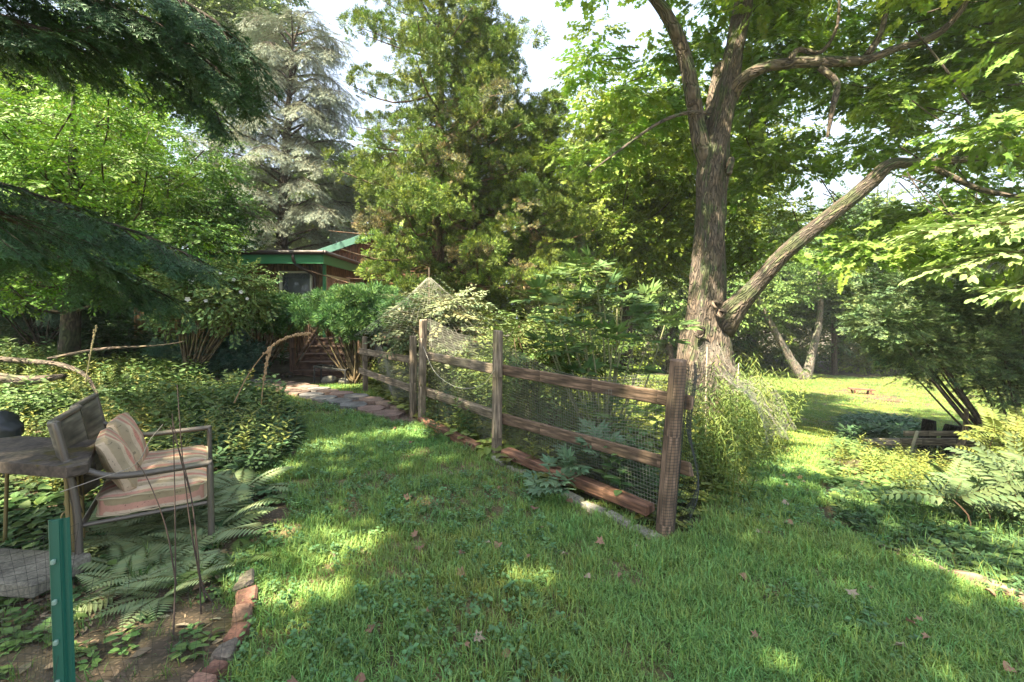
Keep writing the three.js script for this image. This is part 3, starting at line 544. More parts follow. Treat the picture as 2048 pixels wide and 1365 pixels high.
// ---------------------------------------------------------------- house: flat roofed wing and gabled main house
{
  const t = thing('house_wing', 'brown sided house wing with green fascia and dark gutter', 'house');
  const x0 = -10.4, x1 = -5.19, f = 13, bk = 19;
  part(t, 'foundation', bx(x0 - 0.02, x1 + 0.02, -0.5, 0.55, f + 0.02, bk), M_CONC);
  for (const b of [[x0 + 0.05, x1 - 0.07, 0.56, 0.62, f + 0.21, bk], [x0 + 0.05, x1 - 0.07, 2.96, 3.02, f + 0.21, bk], [x0 + 0.05, x0 + 0.15, 0.63, 2.95, f + 0.21, bk - 0.11], [x0 + 0.16, x1 - 0.07, 0.63, 2.95, bk - 0.1, bk]]) part(t, 'room_wall', bx(...b), M_ROOM);
  part(t, 'wall', bx(x0 + 0.02, -6.36, 0.55, 3.02, f + 0.05, f + 0.2), M_SIDING2[1]); part(t, 'wall', bx(-5.48, x1 - 0.05, 0.55, 3.02, f + 0.05, f + 0.2), M_SIDING2[1]);
  part(t, 'wall', bx(-6.36, -5.48, 0.55, 1.98, f + 0.05, f + 0.2), M_SIDING2[1]); part(t, 'wall', bx(-6.36, -5.48, 2.72, 3.02, f + 0.05, f + 0.2), M_SIDING2[1]);
  const w = 0.149;
  for (let x = x1 - w; x > x0; x -= w + 0.003) {
    const m = M_SIDING[Math.floor(rnd() * 3)], win = x + w > -6.38 && x < -5.47, p = rr(0, 0.006);
    if (win) { part(t, 'plank', bx(x, x + w, 0.5, 1.95, f - p, f + 0.05, 0.004), m); part(t, 'plank', bx(x, x + w, 2.74, 3.02, f - p, f + 0.05, 0.004), m); } else part(t, 'plank', bx(x, x + w, 0.5, 3.02, f - p, f + 0.05, 0.004), m);
  }
  for (let d = f; d < bk; d += w + 0.003) { // side wall, a window band left free between 13.35 and 15.2
    const m = M_SIDING[Math.floor(rnd() * 3)], win = d > f + 0.2 && d < f + 2.1, p = rr(0, 0.006);
    if (win) { part(t, 'plank', bx(x1 - 0.05, x1 + p, 0.5, 1.7, d, d + w, 0.004), m); part(t, 'plank', bx(x1 - 0.05, x1 + p, 2.66, 3.02, d, d + w, 0.004), m); } else part(t, 'plank', bx(x1 - 0.05, x1 + p, 0.5, 3.02, d, d + w, 0.004), m);
  }
  part(t, 'corner_board', bx(x1 + 0.008, x1 + 0.09, 0.5, 3.02, f - 0.02, f + 0.06), M_GREEN);
  const window_ = (a, b, y0, y1, front) => {
    const g = new THREE.Group(); g.name = 'window'; t.add(g); const q = 0.055;
    const B = (u0, u1, v0, v1, n) => part(g, n, front ? bx(u0, u1, v0, v1, f - 0.03, f + 0.06, 0.005) : bx(x1 - 0.06, x1 + 0.03, v0, v1, u0, u1, 0.005), M_CREAM);
    B(a - q, a, y0 - q, y1 + q, 'frame'); B(b, b + q, y0 - q, y1 + q, 'frame'); B(a, b, y1, y1 + q, 'frame'); B(a, b, y0 - q, y0, 'sill');
    const pg = new THREE.PlaneGeometry(b - a, y1 - y0);
    if (front) pg.translate((a + b) / 2, (y0 + y1) / 2, -f - 0.02); else { pg.rotateY(Math.PI / 2); pg.translate(x1 - 0.02, (y0 + y1) / 2, -(a + b) / 2); }
    part(g, 'pane', pg, M_PANE);
  };
  window_(-6.31, -5.53, 2.02, 2.67, true); window_(f + 0.26, f + 2.05, 1.75, 2.6, false);
  part(t, 'fascia', bx(x0 - 0.4, x1 + 0.18, 2.88, 3.14, f - 0.5, f - 0.46), M_GREEN); part(t, 'fascia', bx(x1 + 0.18, x1 + 0.22, 2.88, 3.14, f - 0.503, bk), M_GREEN);
  part(t, 'soffit', bx(x0 - 0.4, x1 + 0.178, 3.03, 3.07, f - 0.457, f - 0.01), M_GREEN);
  part(t, 'roof', bx(x0 - 0.45, x1 + 0.2, 3.145, 3.2, f - 0.47, bk + 0.3), M_DARKBROWN);
  const gut = (a, b) => part(t, 'gutter', tube([a, a.clone().lerp(b, 0.5), b], [0.06, 0.06, 0.06], 8, 4), M_DARKBROWN);
  gut(V(x0 - 0.4, 3.17, -f + 0.57), V(x1 + 0.25, 3.17, -f + 0.57)); gut(V(x1 + 0.28, 3.17, -f + 0.57), V(x1 + 0.28, 3.14, -bk));
  part(t, 'downspout', tube([V(-5.74, 3.13, -f + 0.57), V(-5.74, 2.98, -f + 0.55), V(-5.68, 2.84, -f + 0.4), V(-5.38, 2.6, -f + 0.1), V(-5.36, 2.4, -f + 0.07), V(-5.36, 0.6, -f + 0.07)], [0.04, 0.04], 7, 30), M_DARKBROWN);
}
{
  const t = thing('main_house', 'brown gabled house with green roof edges half hidden behind the cypress', 'house'), f = 16.6, xl = -6.6, xr = -0.6, pk = -4.1, yl = 3.62, yr = 3.3, yp = 4.5;
  const roofY = (x) => (x < pk ? lerp(yl, yp, (x - xl) / (pk - xl)) : lerp(yp, yr, (x - pk) / (xr - pk)));
  part(t, 'foundation', bx(xl, xr, -0.9, 0.6, f + 0.02, 24), M_CONC);
  part(t, 'wall', bx(xl + 0.02, xr - 0.02, 0.6, 3.25, f + 0.05, 23.9), M_SIDING2[1]);
  const w = 0.19;
  for (let x = xl; x < xr - 0.1; x += w + 0.004) { const win = (x > -2.5 && x < -1.4); part(t, 'plank', bx(x, x + w, win ? 2.5 : 0.55, Math.min(roofY(x), roofY(x + w)), f - rr(0, 0.01), f + 0.05, 0.004), M_SIDING2[Math.floor(rnd() * 2)]); if (win) part(t, 'plank', bx(x, x + w, 0.55, 1.5, f - rr(0, 0.01), f + 0.05, 0.004), M_SIDING2[0]); }
  for (let d = f + 0.06; d < 23; d += w + 0.004) part(t, 'plank', bx(xr - 0.02, xr + 0.03 + rr(0, 0.01), 0.55, 3.28, d, d + w, 0.004), M_SIDING2[Math.floor(rnd() * 2)]);
  const g = new THREE.Group(); g.name = 'window'; t.add(g);
  part(g, 'frame', bx(-2.52, -2.46, 1.5, 2.5, f - 0.03, f + 0.045), M_CREAM); part(g, 'frame', bx(-1.36, -1.3, 1.5, 2.5, f - 0.03, f + 0.045), M_CREAM); part(g, 'frame', bx(-2.46, -1.36, 2.44, 2.5, f - 0.03, f + 0.045), M_CREAM);
  part(g, 'pane', new THREE.PlaneGeometry(1.1, 0.94).translate(-1.91, 1.97, -f - 0.02), M_PANE); part(g, 'blind', bx(-2.46, -1.36, 1.5, 2.44, f + 0.03, f + 0.046, 0.002), M_ROOM);
  const slab = (xa, ya, xb, yb, name, d0, d1, th, m) => {
    const sh = new THREE.Shape([[xa, ya], [xb, yb], [xb, yb + th], [xa, ya + th]].map(([p, q]) => new THREE.Vector2(p, q)));
    part(t, name, boxUV(new THREE.ExtrudeGeometry(sh, { depth: d1 - d0, bevelEnabled: true, bevelSize: 0.006, bevelThickness: 0.006, bevelSegments: 1 }).translate(0, 0, -d1)), m);
  };
  slab(xl - 0.5, yl - 0.18, pk, yp, 'roof', f - 0.4, 24, 0.1, M_ROOF); slab(pk, yp, xr + 0.5, yr - 0.14, 'roof', f - 0.4, 24, 0.1, M_ROOF);
  const mf = std(0.045, 0.13, 0.095, { roughness: 0.6 }); slab(xl - 0.5, yl - 0.3, pk, yp - 0.12, 'fascia', f - 0.46, f - 0.41, 0.23, mf); slab(pk + 0.004, yp - 0.12, xr + 0.5, yr - 0.26, 'fascia', f - 0.46, f - 0.41, 0.23, mf);
}
{
  const t = thing('porch_stairs', 'brown wooden porch stairs with baluster railing', 'stairs'), xa = -4.98, xb = -3.75, d0 = 10.8, g0 = 0.1, R = 0.168, G = 0.29;
  for (let i = 0; i < 5; i++) {
    part(t, 'riser', bx(xa, xb, g0 - (i ? 0 : 0.1) + i * R, g0 + (i + 1) * R - 0.035, d0 + i * G + 0.03, d0 + i * G + 0.06), M_STEP);
    part(t, 'tread', bx(xa - 0.01, xb + 0.01, g0 + (i + 1) * R - 0.033, g0 + (i + 1) * R + 0.004, d0 + i * G, d0 + (i + 1) * G + 0.025), M_STEP);
  }
  part(t, 'stringer', bar(V(xa - 0.03, g0 + 0.0, -d0 - 0.05), V(xa - 0.03, g0 + 5 * R, -d0 - 5 * G), 0.04, 0.24), M_STEP); part(t, 'stringer', bar(V(xb + 0.03, g0, -d0 - 0.05), V(xb + 0.03, g0 + 5 * R, -d0 - 5 * G), 0.04, 0.24), M_STEP);
  part(t, 'deck', bx(xa - 0.1, xb + 2.6, g0 + 5 * R - 0.08, g0 + 5 * R - 0.02, d0 + 5 * G + 0.03, 16.4), M_STEP);
  for (const x of [xb + 1.2, xb + 2.5]) part(t, 'deck_post', bx(x, x + 0.1, -0.4, g0 + 5 * R - 0.08, 12.4, 12.5), M_STEP);
  for (const x of [xa - 0.06, xb + 0.06]) {
    const n = V(x, 0, -d0 - 0.12);
    part(t, 'newel_post', bx(x - 0.055, x + 0.055, g0 - 0.1, g0 + 1.02, d0 + 0.06, d0 + 0.17), M_STEP); part(t, 'newel_cap', bx(x - 0.08, x + 0.08, g0 + 1.02, g0 + 1.06, d0 + 0.035, d0 + 0.195), M_STEP);
    const a = n.clone().setY(g0 + 0.98), b = V(x, g0 + 0.98 + 5 * R, -d0 - 5 * G);
    part(t, 'handrail', bar(a, b, 0.06, 0.05), M_STEP); part(t, 'bottom_rail', bar(a.clone().add(V(0, -0.72, 0)), b.clone().add(V(0, -0.72, 0)), 0.05, 0.04), M_STEP);
    for (let k = 1; k < 11; k++) { const c = a.clone().lerp(b, k / 11); part(t, 'baluster', bx(c.x - 0.015, c.x + 0.015, c.y - 0.7, c.y - 0.025, -c.z - 0.015, -c.z + 0.015, 0.003), M_STEP); }
  }
}
// ---------------------------------------------------------------- flagstone path
{
  const t = thing('path', 'flagstone path of grey and reddish stones to the porch stairs', 'path', null, 'structure');
  const c = new THREE.CatmullRomCurve3(PATH_C.map(([x, d]) => V(x, 0, -d))), len = c.getLength(), ms = [[0.3, 0.28, 0.27], [0.33, 0.22, 0.19], [0.26, 0.25, 0.25], [0.36, 0.25, 0.2]].map(([r, g, b]) => std(r, g, b, { map: T_STONE, bumpMap: T_NOISE, bumpScale: 0.008 }));
  for (let s = 0.1; s < len; s += 0.44) for (const k of [-1, 1]) {
    const p = c.getPointAt(s / len), tn = c.getTangentAt(s / len), n = V(-tn.z, 0, tn.x), q = p.clone().addScaledVector(n, k * 0.2 + rr(-0.02, 0.02)).addScaledVector(tn, k * 0.08), pts = [];
    const o = rr(0, 1); for (let i = 0; i < 7; i++) { const a = o + i / 7 * 6.283, u = Math.cos(a) * 0.235 * rr(0.88, 1.06), v = Math.sin(a) * 0.2 * rr(0.88, 1.06), e = q.clone().addScaledVector(tn, u).addScaledVector(n, v), y = hgt(e.x, -e.z); pts.push(V(e.x, y + 0.045, e.z), V(e.x, y - 0.06, e.z)); }
    part(t, 'flagstone', boxUV(new ConvexGeometry(pts)), ms[Math.floor(rnd() * 4)]);
  }
}
// ---------------------------------------------------------------- rail fence, gate and netting
function net(f, nu, nv, w, n = V(0, 0, 1), skip = 0) { // strands both ways over a surface f(u, v)
  const pos = [], strip = (a, b) => { const d = b.clone().sub(a), x = d.clone().cross(n).normalize().multiplyScalar(w / 2); const p = [a.clone().sub(x), a.clone().add(x), b.clone().add(x), b.clone().sub(x)]; for (const i of [0, 1, 2, 0, 2, 3]) pos.push(p[i].x, p[i].y, p[i].z); };
  const g = []; for (let i = 0; i <= nu; i++) { g.push([]); for (let j = 0; j <= nv; j++) g[i].push(f(i / nu, j / nv)); }
  for (let i = 0; i <= nu; i++) for (let j = 0; j <= nv; j++) { if (skip && rnd() < skip) continue; if (i < nu) strip(g[i][j], g[i + 1][j]); if (j < nv) strip(g[i][j], g[i][j + 1]); }
  const q = new THREE.BufferGeometry(); q.setAttribute('position', new THREE.Float32BufferAttribute(pos, 3)); q.computeVertexNormals(); return q;
}
const M_NET = std(0.16, 0.155, 0.125, { side: THREE.DoubleSide, roughness: 0.5 }), M_NETB = std(0.02, 0.024, 0.02, { side: THREE.DoubleSide, roughness: 0.6 });
const FP = [[1.07, 3.38, 1.26, 0.1], [-0.16, 4.89, 1.3, 0.085], [-1.18, 6.2, 1.33, 0.085]];
{
  const t = thing('rail_fence', 'weathered two rail wooden fence around the garden bed', 'fence');
  FP.forEach(([x, d, h, w], i) => part(t, 'post', bar(gp(x, d, -0.2), gp(x, d, h).add(V(i ? 0.02 : 0.115, 0, 0)), w, w, 0.012, 0.007, V(0.6, 0, 0.8)), i ? M_WOODG : M_WOOD));
  const back = V(0.05, 0, -0.055), P3 = (i, y) => V(FP[i][0], y, -FP[i][1]).add(back);
  for (const [a, b, y0, y1] of [[0, 1, 0.965, 1.0], [1, 2, 1.0, 1.03], [0, 1, 0.49, 0.5], [1, 2, 0.5, 0.55]]) {
    const A = P3(a, y0), B = P3(b, y1), e = B.clone().sub(A).normalize();
    part(t, 'rail', bar(A.addScaledVector(e, a ? 0.02 : -0.12).add(V(a ? 0 : 0.07, 0, 0)), B.addScaledVector(e, a ? 0.08 : 0), 0.038, 0.105, 0.008, 0.009), a ? M_WOODG : M_WOOD);
  }
  const g = thing('fence_gate', 'low wooden gate section with sagging net beside the path', 'gate');
  const A = gp(-1.33, 6.38), B = gp(-2.56, 8.3);
  part(g, 'post', bar(A.clone().add(V(0, -0.15, 0)), A.clone().add(V(0.0, 1.1, 0)), 0.075, 0.075, 0.008, 0.003, V(0.6, 0, 0.8)), M_WOODG); part(g, 'post', bar(B.clone().add(V(0, -0.15, 0)), B.clone().add(V(-0.02, 0.98, 0)), 0.075, 0.075, 0.008, 0.003, V(0.6, 0, 0.8)), M_WOODG);
  for (const [ya, yb] of [[0.76, 0.72], [0.36, 0.38]]) part(g, 'rail', bar(A.clone().add(V(0.03, ya, -0.06)), B.clone().add(V(-0.12, yb, -0.06)), 0.036, 0.1, 0.006, 0.004), M_WOODG);
  const n1 = solo('gate_netting', 'beige net hanging slack on the gate section by the stairs', 'netting', net((u, v) => { const p = A.clone().lerp(B, 0.03 + 0.92 * u * (1 - 0.25 * (1 - v))); p.y += lerp(0.02, 0.85 - 0.2 * Math.sin(u * 3.14) ** 2, v); p.add(V(0.08, 0, -0.1 - 0.12 * Math.sin(u * 9))); return p; }, 70, 28, 0.0035, V(-0.6, 0.2, 0.8)), M_NET);
  const mid = FP.map(([x, d]) => V(x, 0, -d)), C = new THREE.CatmullRomCurve3([mid[0].clone().add(V(0.09, 0, -0.1)), mid[1].clone().add(V(0.07, 0, -0.09)), mid[2].clone().add(V(0.07, 0, -0.09))]);
  solo('fence_netting', 'fine plastic deer netting stretched behind the fence rails', 'netting', net((u, v) => { const p = C.getPoint(u); p.y = hgt(p.x, -p.z) + lerp(0.03, 1.13 + 0.2 * sstep(u, 0.45, 0.75) - 0.14 * Math.sin(u * 6.28) ** 2, v); p.z += 0.05 * Math.sin(u * 23 + v * 5); return p; }, 150, 40, 0.0026, V(-0.6, 0.2, 0.8)), M_NET);
  // net wound round the corner post and hanging in a dark fold beside it
  const p0 = gp(1.07, 3.38), ax = V(0.115, 1.26, 0).divideScalar(1.26);
  solo('post_netting', 'black net wrapped around the nearest fence post and bunched beside it', 'netting', mergeGeometries([
    net((u, v) => { const a = -0.6 + u * 4.2, r = 0.078; return p0.clone().addScaledVector(ax, 0.05 + v * 1.17).add(V(Math.sin(a) * r, 0, Math.cos(a) * r)); }, 12, 56, 0.0024),
    net((u, v) => { const p = p0.clone().addScaledVector(ax, 0.12 + v * 1.1), w = 0.07 + u * (0.22 - 0.12 * Math.abs(v - 0.45) + 0.06 * Math.sin(v * 8)); return p.add(V(w, -0.05 * u * Math.sin(v * 3), -0.12 - 0.12 * Math.sin(u * 7 + v * 3))); }, 30, 50, 0.0024)]), M_NETB);
  solo('drooping_cord', 'pale cord drooping between two fence posts', 'cord', tube([gp(-1.15, 6.14, 0.98), gp(-0.95, 5.85, 0.7), gp(-0.6, 5.4, 0.6), gp(-0.3, 5.02, 0.72), gp(-0.18, 4.83, 0.9)], [0.0032, 0.0032], 5, 24), std(0.42, 0.38, 0.3));
}
// ground timbers along the fence
{
  const Q = (px, py, up) => { const [x, d] = hit(px, py); return gp(x, d, up); };
  solo('timber_beam', 'short reddish brown timber lying on the grass by the fence corner', 'timber', bar(Q(842, 848, 0.045), Q(955, 905, 0.045), 0.1, 0.09, 0.01, 0.006), M_WOODR);
  solo('timber_beam', 'long reddish timber on edging stones under the nearer fence panel', 'timber', bar(Q(1010, 926, 0.11), Q(1302, 1052, 0.12), 0.12, 0.07, 0.01, 0.006), M_WOODR);
  solo('timber_beam', 'dark lower timber beneath the long reddish beam', 'timber', bar(Q(1030, 932, 0.035).add(V(0.06, 0, -0.07)), Q(1296, 1046, 0.04).add(V(0.05, 0, -0.06)), 0.13, 0.07, 0.01, 0.006), M_WOOD);
  const t = thing('edging_stones', 'pale worn stone edging strip in front of the long timber', 'edging');
  const a = Q(985, 919, 0), b = Q(1322, 1084, 0);
  for (let i = 0; i < 8; i++) { const p = a.clone().lerp(b, i / 8 + 0.006), q = a.clone().lerp(b, (i + 1) / 8 - 0.006); p.y = hgt(p.x, -p.z) - 0.012; q.y = hgt(q.x, -q.z) - 0.012; part(t, 'stone', bar(p, q, 0.1, 0.1, 0.015, 0.012), M_CONC); }
  for (const [x0, y0, x1, y1, l] of [[318, 719, 432, 735, 'weathered timber edging plank left of the juniper bed'], [436, 736, 508, 748, 'short timber edging plank nearest the porch stairs']]) solo('edging_plank', l, 'timber', bar(Q(x0, y0, 0.07), Q(x1, y1, 0.07), 0.09, 0.13, 0.01, 0.005), M_WOODR);
  // brick edging at the lower left
  const br = thing('brick_edging', 'row of worn red and grey bricks edging the fern bed', 'edging'), line = [[494, 1160], [490, 1195], [486, 1232], [480, 1268], [462, 1302], [440, 1338], [416, 1372], [388, 1410]].map(([x, y]) => hit(x, Math.min(y, 1410)));
  const bm = [[0.3, 0.15, 0.11], [0.33, 0.27, 0.22], [0.27, 0.13, 0.1], [0.36, 0.2, 0.15]].map(([r, g, b]) => std(r, g, b, { map: T_STONE, bumpMap: T_NOISE, bumpScale: 0.005, roughness: 0.95 }));
  for (let i = 0; i + 1 < line.length; i++) { const p = gp(...line[i], rr(0.015, 0.035)), q = gp(...line[i + 1], rr(0.015, 0.035)), e = q.clone().sub(p).normalize(); const sd = V(e.z, 0, -e.x), j = rr(-0.014, 0.014); p.addScaledVector(e, 0.008).addScaledVector(sd, j + rr(-0.008, 0.008)); q.addScaledVector(e, -0.01).addScaledVector(sd, j + rr(-0.008, 0.008)); part(br, 'brick', bar(p, q, rr(0.08, 0.105), 0.08, 0.012, 0.011), bm[(i * 3 + 1) % 4]); }
}
// ---------------------------------------------------------------- patio loveseat
{
  const t = thing('patio_loveseat', 'metal framed patio loveseat with faded striped cushions', 'loveseat');
  t.position.set(-2.58, hgt(-2.58, 2.9), -2.9); t.rotation.y = Math.atan2(0.54, 0.84); // local +x: the way it faces, local -z: along the seat
  const fr = std(0.13, 0.11, 0.09, { roughness: 0.45, metalness: 0.3 }), sl = std(0.2, 0.175, 0.13, { roughness: 0.7, map: T_WOOD });
  const stripe = (u) => { const s = [[0.8, 0.7, 0.6], [0.78, 0.55, 0.48], [0.8, 0.72, 0.62], [0.7, 0.63, 0.52], [0.82, 0.74, 0.65], [0.79, 0.6, 0.53], [0.64, 0.58, 0.46], [0.8, 0.7, 0.6], [0.76, 0.54, 0.47], [0.68, 0.6, 0.5]]; return s[(Math.floor(u * 10) + 10) % 10]; };
  const T_ST = tex(256, (u, v) => { const c = stripe(u + (fbm(u * 30, v * 30, 30, 2) - 0.5) * 0.012), n = 0.78 + 0.34 * fbm(u * 5, v * 5, 5, 4, 6), m = fbm(u * 40, v * 40, 40, 2, 3) > 0.8 ? 0.75 : 1; return c.map((q) => q * n * m); }, true, 2.1);
  const cl = new THREE.MeshStandardMaterial({ map: T_ST, color: lin(0.92, 0.88, 0.82), roughness: 0.95, bumpMap: T_NOISE, bumpScale: 0.004 });
  const cushion = (w, h, l, ax) => { // soft box, uv so that stripes run along x
    const g = new THREE.BoxGeometry(w, h, l, 14, 6, 14), p = g.attributes.position, uv = [];
    for (let i = 0; i < p.count; i++) {
      let x = p.getX(i) / (w / 2), y = p.getY(i) / (h / 2), z = p.getZ(i) / (l / 2); const e = 7, k = Math.pow(Math.abs(x) ** e + Math.abs(z) ** e, 1 / e); if (k > 1) { x /= k; z /= k; }
      const crown = (1 - 0.45 * Math.max(Math.abs(x) ** 5, Math.abs(z) ** 5)), pillow = ax ? (1 - 0.72 * Math.max(Math.abs(x) ** 2.5, Math.abs(z) ** 2.5)) : crown;
      p.setXYZ(i, x * w / 2, y * h / 2 * pillow + (fbm(x * 2 + 5, z * 2 + 7, 1e6, 2) - 0.5) * 0.015, z * l / 2); uv.push(p.getZ(i) + p.getY(i) * (Math.abs(z) > 0.95 ? 1.2 : 0), p.getX(i));
    }
    g.setAttribute('uv', new THREE.Float32BufferAttribute(uv, 2)); g.computeVertexNormals(); return g;
  };
  const R = (pts, r, n = 'frame_tube', sq = 5) => part(t, n, tube(pts.map((p) => V(...p)), [r, r], sq, pts.length * 6), fr);
  const LEN = 1.14, dep = 0.62;
  for (const [k, z] of [0, 1].map((k) => [k, -0.02 - k * (LEN / 2)])) { const m = part(t, 'seat_cushion', cushion(dep - 0.03, 0.17, LEN / 2 - 0.015), cl); m.position.set(dep / 2, 0.378, z - LEN / 4); for (const y of [0.052, -0.052]) { const lp = []; for (let i = 0; i <= 40; i++) { const a = i / 40 * 6.2832, c = Math.cos(a), s = Math.sin(a), k = Math.pow(Math.abs(c) ** 7 + Math.abs(s) ** 7, -1 / 7); lp.push(V(c * k * (dep - 0.026) / 2, y + 0.004 * Math.sin(i * 2.3), s * k * (LEN / 2 - 0.011) / 2)); } part(m, 'piping', tube(lp, [0.006, 0.006], 5, 80, 0, false), std(0.4, 0.32, 0.2, { roughness: 0.9 })); } }
  const back = (z0, z1) => { // a slatted sling back, bowed between its two posts
    const g = new THREE.BufferGeometry(), pos = [], uv = [], idx = [], n = 12, q = 8;
    for (const off of [0, -0.028]) for (let i = 0; i <= n; i++) for (let j = 0; j <= q; j++) { const u = i / n, v = j / q, z = lerp(z0, z1, u), bow = -0.07 * Math.sin(u * Math.PI); pos.push(-0.03 - v * 0.11 + bow + off, 0.38 + v * 0.55 - 0.035 * Math.sin(u * Math.PI) * v, z); uv.push(v * 0.3, u * 0.6); }
    const m = (n + 1) * (q + 1);
    for (let s = 0; s < 2; s++) for (let i = 0; i < n; i++) for (let j = 0; j < q; j++) { const a = s * m + i * (q + 1) + j, b = a + q + 1; s ? idx.push(a, b, a + 1, b, b + 1, a + 1) : idx.push(a, a + 1, b, b, a + 1, b + 1); }
    for (let i = 0; i < n; i++) { const a = i * (q + 1) + q, b = a + q + 1; idx.push(a, a + m, b, b, a + m, b + m); }
    g.setAttribute('position', new THREE.Float32BufferAttribute(pos, 3)); g.setAttribute('uv', new THREE.Float32BufferAttribute(uv, 2)); g.setIndex(idx); g.computeVertexNormals(); part(t, 'backrest', g, sl);
    const top = []; for (let i = 0; i <= 6; i++) { const u = i / 6; top.push([-0.15 - 0.07 * Math.sin(u * Math.PI), 0.94 - 0.035 * Math.sin(u * Math.PI), lerp(z0, z1, u)]); } R(top, 0.022, 'top_rail', 6);
  };
  back(0, -LEN / 2 + 0.01); back(-LEN / 2 - 0.01, -LEN);
  for (const z of [0.02, -LEN - 0.02]) {
    R([[-0.15, 0.95, z], [-0.06, 0.45, z], [-0.04, 0, z]], 0.02, 'back_leg', 4); R([[dep, 0.575, z], [dep + 0.005, 0.3, z], [dep + 0.01, 0, z]], 0.02, 'front_leg', 4);
    R([[-0.11, 0.72, z], [-0.03, 0.655, z], [0.08, 0.595, z], [0.2, 0.578, z], [0.42, 0.578, z], [dep + 0.012, 0.58, z]], 0.021, 'armrest', 4);
    R([[-0.04, 0.31, z * 0.97 - 0.015], [dep / 2, 0.31, z * 0.97 - 0.015], [dep, 0.31, z * 0.97 - 0.015]], 0.014, 'seat_rail', 4);
  }
  R([[dep, 0.3, 0], [dep, 0.3, -0.5], [dep, 0.3, -LEN]], 0.018, 'seat_rail', 4); R([[-0.04, 0.3, 0], [-0.04, 0.3, -0.5], [-0.04, 0.3, -LEN]], 0.018, 'seat_rail', 4);
  const pw = (z, tilt, yaw, l) => { const m = thing('throw_pillow', l, 'pillow', 'striped pillows on the loveseat'); const q = new THREE.Mesh(cushion(0.4, 0.15, 0.42, true), cl); q.name = 'cover'; q.castShadow = true; m.add(q); t.updateMatrixWorld(); m.position.copy(t.localToWorld(V(0.1, 0.62, z))); m.rotation.set(0, t.rotation.y + yaw, 0); q.rotation.z = tilt; };
  pw(-0.27, 1.98, 0.1, 'nearer striped throw pillow leaning on the loveseat back'); pw(-0.82, 1.95, -0.05, 'farther striped throw pillow leaning on the loveseat back');
}
